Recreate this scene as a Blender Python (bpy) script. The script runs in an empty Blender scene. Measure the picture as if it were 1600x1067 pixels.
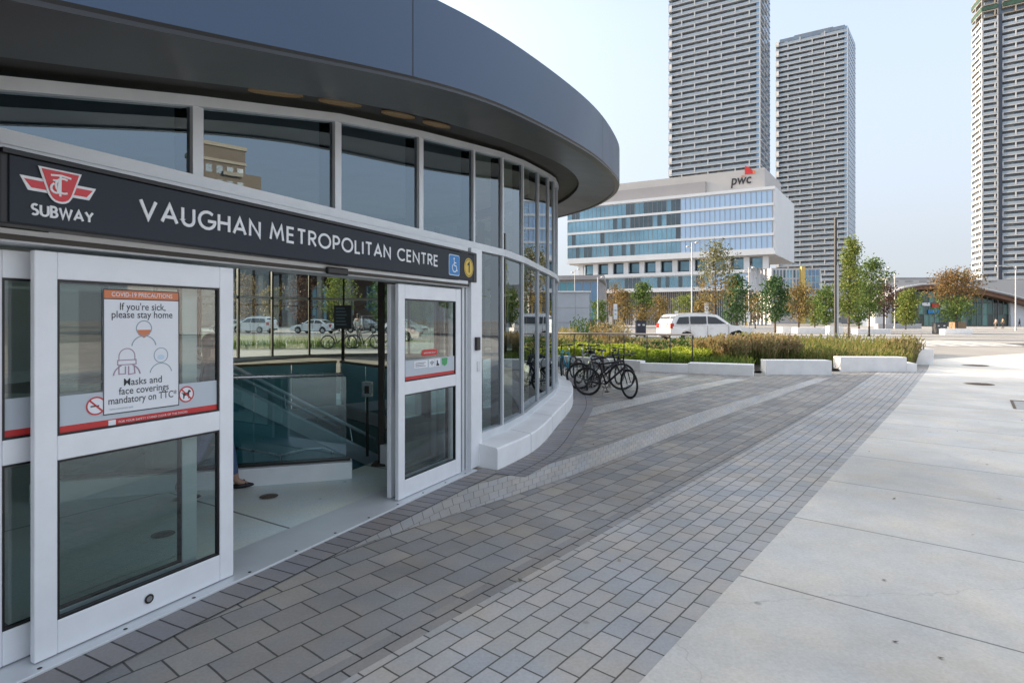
import bpy, bmesh, math, random
from mathutils import Vector, Matrix, noise
R = math.radians
random.seed(7)
scene = bpy.context.scene
COL = scene.collection

# ------------------------------------------------------------------ camera
FL, HY, EYE = 900.0, 501.0, 1.8          # focal length (px of the 1600 wide photo), horizon row, eye height
cam = bpy.data.cameras.new('camera')
cam.sensor_width = 36.0
cam.lens = 36.0 * FL / 1600.0
cam.shift_y = -(533.5 - HY) / 1600.0
cam.clip_start = 0.05
cam.clip_end = 6000
co = bpy.data.objects.new('camera', cam)
COL.objects.link(co)
co.location = (0, 0, EYE)
co.rotation_euler = (R(90), 0, 0)
scene.camera = co

# ------------------------------------------------------------------ light
SUN_EL = R(16)
SX, SY = -0.90, 0.43                      # plan direction towards the sun
world = bpy.data.worlds.new('World')
scene.world = world
world.use_nodes = True
wn = world.node_tree
bg = wn.nodes['Background']
sky = wn.nodes.new('ShaderNodeTexSky')
sky.sky_type = 'NISHITA'
sky.sun_disc = False
sky.sun_elevation = SUN_EL
sky.sun_rotation = math.atan2(SX, SY)
sky.air_density = 1.0
sky.dust_density = 8.0
sky.ozone_density = 2.6
hz = wn.nodes.new('ShaderNodeHueSaturation')          # thin high haze takes colour out of the sky
hz.inputs['Saturation'].default_value = 0.42
wn.links.new(sky.outputs[0], hz.inputs['Color'])
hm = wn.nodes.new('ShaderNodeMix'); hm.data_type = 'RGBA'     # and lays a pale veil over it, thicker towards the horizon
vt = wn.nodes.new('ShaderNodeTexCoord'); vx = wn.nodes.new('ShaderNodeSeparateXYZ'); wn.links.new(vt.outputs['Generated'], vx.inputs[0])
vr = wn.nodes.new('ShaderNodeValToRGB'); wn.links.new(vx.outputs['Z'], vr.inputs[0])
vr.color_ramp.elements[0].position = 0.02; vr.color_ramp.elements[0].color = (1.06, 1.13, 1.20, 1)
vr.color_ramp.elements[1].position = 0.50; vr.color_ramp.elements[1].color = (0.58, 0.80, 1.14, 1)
ve = vr.color_ramp.elements.new(0.80); ve.color = (1.70, 1.68, 1.66, 1)      # zenith whitened above the view, added to brighten the ground
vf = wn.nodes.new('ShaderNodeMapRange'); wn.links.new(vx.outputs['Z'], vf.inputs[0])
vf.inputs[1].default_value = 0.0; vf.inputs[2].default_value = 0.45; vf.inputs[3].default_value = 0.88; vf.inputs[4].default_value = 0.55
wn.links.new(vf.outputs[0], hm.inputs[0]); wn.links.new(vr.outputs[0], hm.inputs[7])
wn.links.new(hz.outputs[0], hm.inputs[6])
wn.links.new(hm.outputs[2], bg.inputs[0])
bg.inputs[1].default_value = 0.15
sl = bpy.data.lights.new('sun', 'SUN')
sl.energy = 2.0
sl.angle = R(0.5)
sl.color = (1.0, 0.74, 0.48)
so = bpy.data.objects.new('sun', sl)
COL.objects.link(so)
sd = Vector((SX, SY, 0)).normalized() * math.cos(SUN_EL) + Vector((0, 0, math.sin(SUN_EL)))
so.rotation_euler = (-sd).to_track_quat('-Z', 'Y').to_euler()
so.location = (-30, 20, 40)
vs = scene.view_settings
vs.view_transform = 'Standard'
vs.look = 'None'
vs.exposure = 2.36
vs.gamma = 1.0
vs.use_curve_mapping = False
scene.cycles.max_bounces = 10
scene.cycles.transparent_max_bounces = 16
scene.cycles.caustics_reflective = False
scene.cycles.caustics_refractive = False

# ------------------------------------------------------------------ helpers
def gz(y):
    return 0.0 if y < 13.5 else min(0.5, 0.5 * (y - 13.5) / 18.9)
def G(u, v):                              # photo pixel -> point on the ground
    s = (v - HY) / FL
    y = EYE / s
    for _ in range(60):
        y = .5 * y + .5 * (EYE - gz(y)) / s
    return Vector(((u - 800) / FL * y, y, gz(y)))
def X(u, y): return (u - 800) / FL * y
def Z(v, y): return EYE + (HY - v) / FL * y

class MB:
    def __init__(s): s.v = []; s.f = []; s.m = []; s.uv = None
    def add(s, vs, fs, mi=0):
        o = len(s.v); s.v += [tuple(p) for p in vs]
        for f in fs: s.f.append(tuple(i + o for i in f)); s.m.append(mi)
        return s
    def quad(s, a, b, c, d, mi=0): return s.add([a, b, c, d], [(0, 1, 2, 3)], mi)
    def box(s, x0, y0, z0, x1, y1, z1, mi=0):
        vs = [(x0, y0, z0), (x1, y0, z0), (x1, y1, z0), (x0, y1, z0), (x0, y0, z1), (x1, y0, z1), (x1, y1, z1), (x0, y1, z1)]
        return s.add(vs, [(0, 3, 2, 1), (4, 5, 6, 7), (0, 1, 5, 4), (1, 2, 6, 5), (2, 3, 7, 6), (3, 0, 4, 7)], mi)
    def obox(s, o, ex, ey, x0, y0, z0, x1, y1, z1, mi=0):     # box in a frame: o + x*ex + y*ey (plan), z up
        P = lambda x, y, z: (o[0] + ex[0] * x + ey[0] * y, o[1] + ex[1] * x + ey[1] * y, z)
        vs = [P(x0, y0, z0), P(x1, y0, z0), P(x1, y1, z0), P(x0, y1, z0), P(x0, y0, z1), P(x1, y0, z1), P(x1, y1, z1), P(x0, y1, z1)]
        return s.add(vs, [(0, 3, 2, 1), (4, 5, 6, 7), (0, 1, 5, 4), (1, 2, 6, 5), (2, 3, 7, 6), (3, 0, 4, 7)], mi)
    def prism(s, poly, z0, z1, mi=0):
        n = len(poly)
        vs = [(p[0], p[1], z0) for p in poly] + [(p[0], p[1], z1) for p in poly]
        fs = [tuple(range(n - 1, -1, -1)), tuple(range(n, 2 * n))] + [(i, (i + 1) % n, n + (i + 1) % n, n + i) for i in range(n)]
        return s.add(vs, fs, mi)
    def tube(s, pts, rs, n=8, cap=True, mi=0):
        pts = [Vector(p) for p in pts]
        if not hasattr(rs, '__len__'): rs = [rs] * len(pts)
        rings = []; up = None
        for i, p in enumerate(pts):
            d = (pts[min(i + 1, len(pts) - 1)] - pts[max(i - 1, 0)])
            d = d.normalized() if d.length > 1e-9 else Vector((0, 0, 1))
            if up is None: up = d.orthogonal().normalized()
            up = up - d * up.dot(d)
            up = up.normalized() if up.length > 1e-6 else d.orthogonal().normalized()
            w = d.cross(up)
            rings.append([p + (up * math.cos(2 * math.pi * k / n) + w * math.sin(2 * math.pi * k / n)) * rs[i] for k in range(n)])
        vs = [q for r in rings for q in r]
        fs = [(i * n + k, i * n + (k + 1) % n, (i + 1) * n + (k + 1) % n, (i + 1) * n + k) for i in range(len(pts) - 1) for k in range(n)]
        if cap: fs += [tuple(range(n - 1, -1, -1)), tuple((len(pts) - 1) * n + k for k in range(n))]
        return s.add(vs, fs, mi)
    def torus(s, c, r, t, ax=1, n=28, m=8, sq=1.0, mi=0):      # ring about axis ax (0 x, 1 y, 2 z)
        vs = []
        for i in range(n):
            a = 2 * math.pi * i / n
            for j in range(m):
                b = 2 * math.pi * j / m
                q = (r + t * math.cos(b)); h = t * sq * math.sin(b)
                p = [(h, q * math.cos(a), q * math.sin(a)), (q * math.cos(a), h, q * math.sin(a)), (q * math.cos(a), q * math.sin(a), h)][ax]
                vs.append((c[0] + p[0], c[1] + p[1], c[2] + p[2]))
        fs = [(i * m + j, ((i + 1) % n) * m + j, ((i + 1) % n) * m + (j + 1) % m, i * m + (j + 1) % m) for i in range(n) for j in range(m)]
        return s.add(vs, fs, mi)
    def ell(s, c, r, n=12, m=8, mi=0):
        vs = [(c[0], c[1], c[2] - r[2])]; fs = []
        for j in range(1, m):
            a = -math.pi / 2 + math.pi * j / m
            vs += [(c[0] + r[0] * math.cos(a) * math.cos(2 * math.pi * i / n), c[1] + r[1] * math.cos(a) * math.sin(2 * math.pi * i / n), c[2] + r[2] * math.sin(a)) for i in range(n)]
        vs.append((c[0], c[1], c[2] + r[2])); T = len(vs) - 1
        for i in range(n):
            fs.append((0, 1 + (i + 1) % n, 1 + i)); fs.append((T, T - n + i, T - n + (i + 1) % n))
            for j in range(m - 2):
                b = 1 + j * n; fs.append((b + i, b + (i + 1) % n, b + n + (i + 1) % n, b + n + i))
        return s.add(vs, fs, mi)
    def grid(s, rows, closed=False, mi=0):                     # rows: list of equal length point rows
        n = len(rows[0]); vs = [p for r in rows for p in r]; k = len(rows)
        fs = [(i * n + j, i * n + j + 1, ((i + 1) % k) * n + j + 1, ((i + 1) % k) * n + j) for i in range(k if closed else k - 1) for j in range(n - 1)]
        return s.add(vs, fs, mi)

def obj(name, mb, mats, parent=None, smooth=None, bevel=0, loc=None, label=None):
    me = bpy.data.meshes.new(name)
    o = bpy.data.objects.new(name, me)
    off = Vector((0, 0, 0))
    if loc is not None: o.location = loc
    if parent is not None:
        o.parent = parent
    me.from_pydata(mb.v, [], mb.f)
    for m in (mats if isinstance(mats, (list, tuple)) else [mats]): me.materials.append(m)
    if any(mb.m): me.polygons.foreach_set('material_index', mb.m)
    if mb.uv:
        ul = me.uv_layers.new(name='UVMap')
        for p in me.polygons:
            for li in p.loop_indices: ul.data[li].uv = mb.uv[me.loops[li].vertex_index]
    me.validate()
    if smooth: me.shade_smooth() if smooth is True else me.shade_auto_smooth(angle=R(smooth)) if hasattr(me, 'shade_auto_smooth') else me.shade_smooth()
    me.update()
    if smooth and smooth is not True:
        try: me.set_sharp_from_angle(angle=R(smooth))
        except Exception: pass
    COL.objects.link(o)
    if bevel:
        b = o.modifiers.new('bevel', 'BEVEL'); b.width = bevel; b.segments = 2; b.limit_method = 'ANGLE'; b.angle_limit = R(40)
    if label: o['label'] = label
    return o
def wobj(name, mb, mats, parent, **k):                         # mesh given in world coordinates under a parent standing at parent.location (unrotated)
    L = parent.location
    mb.v = [(p[0] - L[0], p[1] - L[1], p[2] - L[2]) for p in mb.v]
    return obj(name, mb, mats, parent, **k)
def thing(name, label, cat, loc=(0, 0, 0), rotz=0, group=None):
    o = bpy.data.objects.new(name, None); COL.objects.link(o)
    o.empty_display_size = .2; o.location = loc; o.rotation_euler = (0, 0, rotz)
    o['label'] = label; o['category'] = cat
    if group: o['group'] = group
    return o
def tag(o, label, cat, group=None):
    o['label'] = label; o['category'] = cat
    if group: o['group'] = group
    return o
def struct(o, kind='structure'):
    o['kind'] = kind; return o
def dup(root, loc, rotz, label, group=None, scale=None):
    kids = {}
    for q in list(COL.objects):
        if q.parent: kids.setdefault(q.parent.name, []).append(q)
    def cp(o, par):
        c = o.copy(); COL.objects.link(c)
        if par is not None: c.parent = par
        for k in kids.get(o.name, []): cp(k, c)
        return c
    r = cp(root, None); r.location = loc; r.rotation_euler = (0, 0, rotz); r['label'] = label
    if group: r['group'] = group
    if scale: r.scale = scale
    return r

# ------------------------------------------------------------------ materials
def nodes(name):
    m = bpy.data.materials.new(name); m.use_nodes = True
    nt = m.node_tree
    return m, nt, nt.nodes['Principled BSDF'], nt.nodes, nt.links
def mat(name, c, rough=.6, metal=0., var=.12, scale=3., bump=0., bscale=40., spec=None, coat=0.):
    m, nt, b, N, L = nodes(name)
    b.inputs['Roughness'].default_value = rough
    b.inputs['Metallic'].default_value = metal
    if spec is not None: b.inputs['Specular IOR Level'].default_value = spec
    if coat: b.inputs['Coat Weight'].default_value = coat; b.inputs['Coat Roughness'].default_value = .05
    tc = N.new('ShaderNodeTexCoord')
    if var:
        n = N.new('ShaderNodeTexNoise'); n.inputs['Scale'].default_value = scale; n.inputs['Detail'].default_value = 6; n.inputs['Roughness'].default_value = .6
        L.new(tc.outputs['Object'], n.inputs['Vector'])
        r = N.new('ShaderNodeMapRange'); r.inputs[1].default_value = .3; r.inputs[2].default_value = .7
        r.inputs[3].default_value = 1 - var; r.inputs[4].default_value = 1 + var
        L.new(n.outputs[0], r.inputs[0])
        x = N.new('ShaderNodeVectorMath'); x.operation = 'SCALE'; x.inputs[0].default_value = c
        L.new(r.outputs[0], x.inputs['Scale']); L.new(x.outputs[0], b.inputs['Base Color'])
        rr = N.new('ShaderNodeMapRange'); rr.inputs[3].default_value = max(0, rough - .08); rr.inputs[4].default_value = min(1, rough + .08)
        L.new(n.outputs[0], rr.inputs[0]); L.new(rr.outputs[0], b.inputs['Roughness'])
    else:
        b.inputs['Base Color'].default_value = (*c, 1)
    if bump:
        n2 = N.new('ShaderNodeTexNoise'); n2.inputs['Scale'].default_value = bscale; n2.inputs['Detail'].default_value = 4
        L.new(tc.outputs['Object'], n2.inputs['Vector'])
        bp = N.new('ShaderNodeBump'); bp.inputs['Strength'].default_value = bump; bp.inputs['Distance'].default_value = .01
        L.new(n2.outputs[0], bp.inputs['Height']); L.new(bp.outputs[0], b.inputs['Normal'])
    return m
def emit(name, c, s):
    m, nt, b, N, L = nodes(name)
    b.inputs['Base Color'].default_value = (*c, 1)
    b.inputs['Emission Color'].default_value = (*c, 1); b.inputs['Emission Strength'].default_value = s
    return m
def glass(name, tint, base=.08, ior=1.5, rough=0.0, wav=0.0, gl=(.93, .96, 1), film=None):
    m, nt, b, N, L = nodes(name)
    N.remove(b)
    out = [n for n in N if n.type == 'OUTPUT_MATERIAL'][0]
    t = N.new('ShaderNodeBsdfTransparent'); t.inputs[0].default_value = (*tint, 1)
    g = N.new('ShaderNodeBsdfGlossy'); g.inputs['Roughness'].default_value = rough
    g.inputs['Color'].default_value = (*gl, 1)
    f = N.new('ShaderNodeFresnel'); f.inputs[0].default_value = ior
    r = N.new('ShaderNodeMapRange'); r.inputs[3].default_value = base; r.inputs[4].default_value = 1
    L.new(f.outputs[0], r.inputs[0])
    mx = N.new('ShaderNodeMixShader')
    L.new(r.outputs[0], mx.inputs[0]); L.new(t.outputs[0], mx.inputs[1]); L.new(g.outputs[0], mx.inputs[2])
    last = mx
    if film:                              # a faint milky interlayer
        df = N.new('ShaderNodeBsdfDiffuse'); df.inputs[0].default_value = (*film[0], 1)
        m2 = N.new('ShaderNodeMixShader'); m2.inputs[0].default_value = film[1]
        L.new(mx.outputs[0], m2.inputs[1]); L.new(df.outputs[0], m2.inputs[2]); last = m2
    L.new(last.outputs[0], out.inputs[0])
    if wav:
        tc = N.new('ShaderNodeTexCoord'); n = N.new('ShaderNodeTexNoise'); n.inputs['Scale'].default_value = .7; n.inputs['Detail'].default_value = 1
        L.new(tc.outputs['Object'], n.inputs['Vector'])
        bp = N.new('ShaderNodeBump'); bp.inputs['Strength'].default_value = wav; bp.inputs['Distance'].default_value = .02
        L.new(n.outputs[0], bp.inputs['Height']); L.new(bp.outputs[0], g.inputs['Normal'])
    return m
def brick(name, c1, c2, mortar, bw, rh, ms, ang=0., off=(0, 0), uv=False, offset=.5, rough=.8, stain=.2, bump=.4, smooth=.1, tint=(1.06, 1.0, .91), crack=False):
    m, nt, b, N, L = nodes(name)
    b.inputs['Roughness'].default_value = rough
    b.inputs['Specular IOR Level'].default_value = .35
    tc = N.new('ShaderNodeTexCoord')
    src = tc.outputs['UV'] if uv else tc.outputs['Object']
    mp = N.new('ShaderNodeMapping'); mp.vector_type = 'TEXTURE' if False else 'POINT'
    mp.inputs['Rotation'].default_value = (0, 0, -ang)
    mp.inputs['Location'].default_value = (off[0], off[1], 0)
    L.new(src, mp.inputs[0])
    # slightly uneven joints
    nz = N.new('ShaderNodeTexNoise'); nz.inputs['Scale'].default_value = 3.0
    L.new(src, nz.inputs['Vector'])
    va = N.new('ShaderNodeVectorMath'); va.operation = 'MULTIPLY_ADD'; va.inputs[1].default_value = (.012, .012, 0)
    L.new(nz.outputs['Color'], va.inputs[0]); L.new(mp.outputs[0], va.inputs[2])
    bt = N.new('ShaderNodeTexBrick'); bt.offset = offset; bt.squash = 1
    bt.inputs['Scale'].default_value = 1
    bt.inputs['Brick Width'].default_value = bw; bt.inputs['Row Height'].default_value = rh
    bt.inputs['Mortar Size'].default_value = ms; bt.inputs['Mortar Smooth'].default_value = smooth
    bt.inputs['Color1'].default_value = (*c1, 1); bt.inputs['Color2'].default_value = (*c2, 1); bt.inputs['Mortar'].default_value = (*mortar, 1)
    L.new(va.outputs[0], bt.inputs['Vector'])
    n = N.new('ShaderNodeTexNoise'); n.inputs['Scale'].default_value = .55; n.inputs['Detail'].default_value = 8; n.inputs['Roughness'].default_value = .65
    L.new(src, n.inputs['Vector'])
    r = N.new('ShaderNodeMapRange'); r.inputs[1].default_value = .3; r.inputs[2].default_value = .7; r.inputs[3].default_value = 1 - stain; r.inputs[4].default_value = 1 + stain
    L.new(n.outputs[0], r.inputs[0])
    n3 = N.new('ShaderNodeTexNoise'); n3.inputs['Scale'].default_value = 60; n3.inputs['Detail'].default_value = 3
    L.new(src, n3.inputs['Vector'])
    r3 = N.new('ShaderNodeMapRange'); r3.inputs[3].default_value = .82; r3.inputs[4].default_value = 1.18
    L.new(n3.outputs[0], r3.inputs[0])
    mm = N.new('ShaderNodeMath'); mm.operation = 'MULTIPLY'; L.new(r.outputs[0], mm.inputs[0]); L.new(r3.outputs[0], mm.inputs[1])
    x = N.new('ShaderNodeVectorMath'); x.operation = 'SCALE'
    L.new(bt.outputs['Color'], x.inputs[0]); L.new(mm.outputs[0], x.inputs['Scale'])
    # warm and cool drift between patches, worn pale edges
    n4 = N.new('ShaderNodeTexNoise'); n4.inputs['Scale'].default_value = 1.9; n4.inputs['Detail'].default_value = 5
    L.new(src, n4.inputs['Vector'])
    r4 = N.new('ShaderNodeMapRange'); r4.inputs[1].default_value = .35; r4.inputs[2].default_value = .68
    L.new(n4.outputs[0], r4.inputs[0])
    tm = N.new('ShaderNodeMix'); tm.data_type = 'RGBA'; tm.blend_type = 'MULTIPLY'; tm.inputs[0].default_value = 1
    tr = N.new('ShaderNodeMix'); tr.data_type = 'RGBA'; tr.inputs[6].default_value = (.96, .99, 1.03, 1); tr.inputs[7].default_value = (*tint, 1)
    L.new(r4.outputs[0], tr.inputs[0]); L.new(x.outputs[0], tm.inputs[6]); L.new(tr.outputs[2], tm.inputs[7]); x = tm
    if crack:                             # hairline cracks wandering through the slabs, broad damp patches
        nw = N.new('ShaderNodeTexNoise'); nw.inputs['Scale'].default_value = 1.3; nw.inputs['Detail'].default_value = 5; L.new(src, nw.inputs['Vector'])
        wv = N.new('ShaderNodeVectorMath'); wv.operation = 'MULTIPLY_ADD'; wv.inputs[1].default_value = (.9, .9, 0)
        L.new(nw.outputs['Color'], wv.inputs[0]); L.new(src, wv.inputs[2])
        vc = N.new('ShaderNodeTexVoronoi'); vc.feature = 'DISTANCE_TO_EDGE'; vc.inputs['Scale'].default_value = .17; L.new(wv.outputs[0], vc.inputs['Vector'])
        rc_ = N.new('ShaderNodeMapRange'); rc_.inputs[1].default_value = .0002; rc_.inputs[2].default_value = .0009; rc_.inputs[3].default_value = .84; rc_.inputs[4].default_value = 1
        L.new(vc.outputs['Distance'], rc_.inputs[0])
        nb = N.new('ShaderNodeTexNoise'); nb.inputs['Scale'].default_value = .23; nb.inputs['Detail'].default_value = 7; nb.inputs['Roughness'].default_value = .7; L.new(src, nb.inputs['Vector'])
        rb2 = N.new('ShaderNodeMapRange'); rb2.inputs[1].default_value = .42; rb2.inputs[2].default_value = .62; rb2.inputs[3].default_value = .88; rb2.inputs[4].default_value = 1.05
        L.new(nb.outputs[0], rb2.inputs[0])
        mc = N.new('ShaderNodeMath'); mc.operation = 'MULTIPLY'; L.new(rc_.outputs[0], mc.inputs[0]); L.new(rb2.outputs[0], mc.inputs[1])
        xs_ = N.new('ShaderNodeVectorMath'); xs_.operation = 'SCALE'; L.new(x.outputs[2], xs_.inputs[0]); L.new(mc.outputs[0], xs_.inputs['Scale'])
    else: xs_ = None
    # small dark spots (gum, oil)
    vo = N.new('ShaderNodeTexVoronoi'); vo.inputs['Scale'].default_value = 1.7; vo.inputs['Randomness'].default_value = 1
    L.new(src, vo.inputs['Vector'])
    cr = N.new('ShaderNodeMapRange'); cr.inputs[1].default_value = .02; cr.inputs[2].default_value = .05; cr.inputs[3].default_value = .62; cr.inputs[4].default_value = 1
    L.new(vo.outputs['Distance'], cr.inputs[0])
    y = N.new('ShaderNodeVectorMath'); y.operation = 'SCALE'; L.new(xs_.outputs[0] if xs_ else x.outputs[2], y.inputs[0]); L.new(cr.outputs[0], y.inputs['Scale'])
    L.new(y.outputs[0], b.inputs['Base Color'])
    ad = N.new('ShaderNodeMath'); ad.operation = 'MULTIPLY_ADD'; ad.inputs[1].default_value = -1.0
    sc = N.new('ShaderNodeMath'); sc.operation = 'MULTIPLY'; sc.inputs[1].default_value = .25; L.new(n3.outputs[0], sc.inputs[0])
    L.new(bt.outputs['Fac'], ad.inputs[0]); L.new(sc.outputs[0], ad.inputs[2])
    bp = N.new('ShaderNodeBump'); bp.inputs['Strength'].default_value = bump; bp.inputs['Distance'].default_value = .006
    L.new(ad.outputs[0], bp.inputs['Height']); L.new(bp.outputs[0], b.inputs['Normal'])
    return m
def leafmat(name, cols, rough=.6, trans=.35):
    m, nt, b, N, L = nodes(name)
    g = N.new('ShaderNodeNewGeometry')
    cr = N.new('ShaderNodeValToRGB')
    el = cr.color_ramp.elements
    el[0].position = 0; el[0].color = (*cols[0], 1); el[1].position = 1; el[1].color = (*cols[-1], 1)
    for i, c in enumerate(cols[1:-1]):
        e = el.new((i + 1) / (len(cols) - 1)); e.color = (*c, 1)
    L.new(g.outputs['Random Per Island'], cr.inputs[0]); L.new(cr.outputs[0], b.inputs['Base Color'])
    b.inputs['Roughness'].default_value = rough; b.inputs['Specular IOR Level'].default_value = .25
    out = [n for n in N if n.type == 'OUTPUT_MATERIAL'][0]
    t = N.new('ShaderNodeBsdfTranslucent'); L.new(cr.outputs[0], t.inputs[0])
    mx = N.new('ShaderNodeMixShader'); mx.inputs[0].default_value = trans
    L.new(b.outputs[0], mx.inputs[1]); L.new(t.outputs[0], mx.inputs[2]); L.new(mx.outputs[0], out.inputs[0])
    return m

M = {}
M['alu'] = mat('brushed_aluminium', (.66, .69, .72), .38, .25, .05, 4, .03, 60)
M['doorwhite'] = mat('white_door_frame', (.80, .82, .85), .42, .05, .04, 5)
M['plinth'] = mat('white_plinth_concrete', (.82, .83, .84), .6, 0, .07, 2, .08, 30)
M['block'] = mat('pale_cast_concrete', (.82, .81, .80), .7, 0, .08, 2.5, .1, 30)
M['fascia'] = mat('slate_blue_metal_panel', (.048, .078, .128), .33, .38, .04, .8, .0)
M['soffit'] = mat('dark_soffit_panel', (.030, .031, .033), .35, .2, .12, .9)
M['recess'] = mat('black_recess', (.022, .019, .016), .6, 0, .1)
M['black'] = mat('black_plastic', (.012, .012, .014), .35, 0, .1)
M['rubber'] = mat('black_rubber', (.012, .012, .012), .7, 0, .1, 20)
M['signface'] = mat('charcoal_sign_face', (.024, .031, .043), .5, 0, .06, 2, spec=.3)
M['letter'] = mat('white_lettering', (.78, .8, .82), .5, 0, 0)
M['red'] = mat('red_vinyl', (.55, .035, .035), .4, 0, .05)
M['logored'] = mat('red_enamel', (.62, .05, .06), .4, 0, .03)
M['blue'] = mat('blue_vinyl', (.03, .22, .55), .4, 0, .03)
M['yellow'] = mat('yellow_vinyl', (.72, .5, .08), .4, 0, .03)
M['frost'] = mat('frosted_vinyl', (.50, .55, .60), .5, 0, .03)
M['paper'] = mat('poster_paper', (.78, .80, .84), .5, 0, .02)
M['orange'] = mat('orange_ink', (.66, .21, .09), .5, 0, .02)
M['ink'] = mat('black_ink', (.03, .03, .035), .5, 0, 0)
M['mauve'] = mat('mauve_ink', (.38, .27, .36), .5, 0, 0)
M['greyink'] = mat('grey_ink', (.28, .36, .42), .5, 0, 0)
M['paleblue'] = mat('pale_blue_ink', (.55, .68, .80), .5, 0, 0)
M['green'] = mat('green_vinyl', (.06, .35, .12), .4, 0, 0)
M['glass'] = glass('curtain_wall_glass', (.56, .66, .66), .15, 1.5, 0, .012, (.84, .93, 1))
M['cler'] = glass('clerestory_glass', (.20, .26, .33), .155, 1.6, 0, .012, (.72, .88, 1))
M['doorglass'] = glass('tinted_door_glass', (.66, .78, .75), .09, 1.45)
M['balglass'] = glass('teal_balustrade_glass', (.74, .90, .91), .05, 1.45)
M['stairglass'] = glass('milky_stair_glass', (.60, .82, .85), .08, 1.5, film=((.30, .55, .62), .62))
M['floor'] = brick('station_terrazzo', (.70, .78, .76), (.74, .81, .79), (.20, .21, .21), 1.9, 2.6, .012, R(58), offset=0, rough=.35, stain=.12, bump=.1)
M['lining'] = mat('teal_stairwell_lining', (.34, .50, .51), .35, 0, .12, .8)
M['sun_stop'] = mat('added_pale_sun_stop', (.62, .63, .63), .6, 0, .06, 1)  # added opaque backing: keeps low sun out, bounces light indoors
M['wood'] = mat('warm_wood_ceiling', (.30, .20, .11), .5, 0, .2, 6)
M['ceil'] = mat('pale_dome_ceiling', (.70, .71, .72), .6, 0, .08, 1)
M['teal'] = mat('dark_teal_wall_panel', (.23, .41, .42), .3, .1, .15, 1.2)
M['steel'] = mat('stainless_steel', (.55, .56, .57), .28, .9, .06, 8)
M['darksteel'] = mat('dark_bronze_metal', (.05, .045, .04), .4, .6, .1, 5)
M['warm'] = emit('warm_glow', (.9, .6, .28), .011)  # weak emission paints a reflected tan glow, no lamp behind it
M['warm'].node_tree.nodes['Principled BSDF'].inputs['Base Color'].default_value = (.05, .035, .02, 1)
# ------------------------------------------------------------------ lettering
def strokes_to(mb, strokes, t, origin, ex, ez, n, depth=.004, lift=.0006):
    """flat mitred strokes in a local plane; each stroke a hair prouder than the one before"""
    for si, st in enumerate(strokes):
        pts = [Vector((p[0], p[1])) for p in st]
        closed = (pts[0] - pts[-1]).length < 1e-6 and len(pts) > 3
        if closed: pts = pts[:-1]
        k = len(pts); Lf = []; Rt = []
        for i in range(k):
            a = pts[i - 1] if (i > 0 or closed) else None
            c = pts[(i + 1) % k] if (i < k - 1 or closed) else None
            d1 = (pts[i] - a).normalized() if a is not None else None
            d2 = (c - pts[i]).normalized() if c is not None else None
            if d1 is None: d1 = d2
            if d2 is None: d2 = d1
            n1 = Vector((-d1.y, d1.x)); n2 = Vector((-d2.y, d2.x))
            b = (n1 + n2)
            b = b.normalized() if b.length > 1e-6 else n1
            s = t / 2 / max(.45, b.dot(n1))
            Lf.append(pts[i] + b * s); Rt.append(pts[i] - b * s)
        h = depth + lift * si
        W = lambda q, z: origin + ex * q.x + ez * q.y + n * z
        vs = [W(q, h) for q in Lf] + [W(q, h) for q in Rt] + [W(q, 0) for q in Lf] + [W(q, 0) for q in Rt]
        fs = []
        for i in range(k if closed else k - 1):
            j = (i + 1) % k
            fs += [(i, k + i, k + j, j), (2 * k + i, i, j, 2 * k + j), (k + i, 3 * k + i, 3 * k + j, k + j)]
        if not closed: fs += [(0, 2 * k, 3 * k, k), (k - 1, 2 * k - 1, 4 * k - 1, 3 * k - 1)]
        mb.add(vs, fs)
def arc(cx, cy, rx, ry, a0, a1, n=14):
    return [(cx + rx * math.cos(R(a0 + (a1 - a0) * i / n)), cy + ry * math.sin(R(a0 + (a1 - a0) * i / n))) for i in range(n + 1)]
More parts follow.
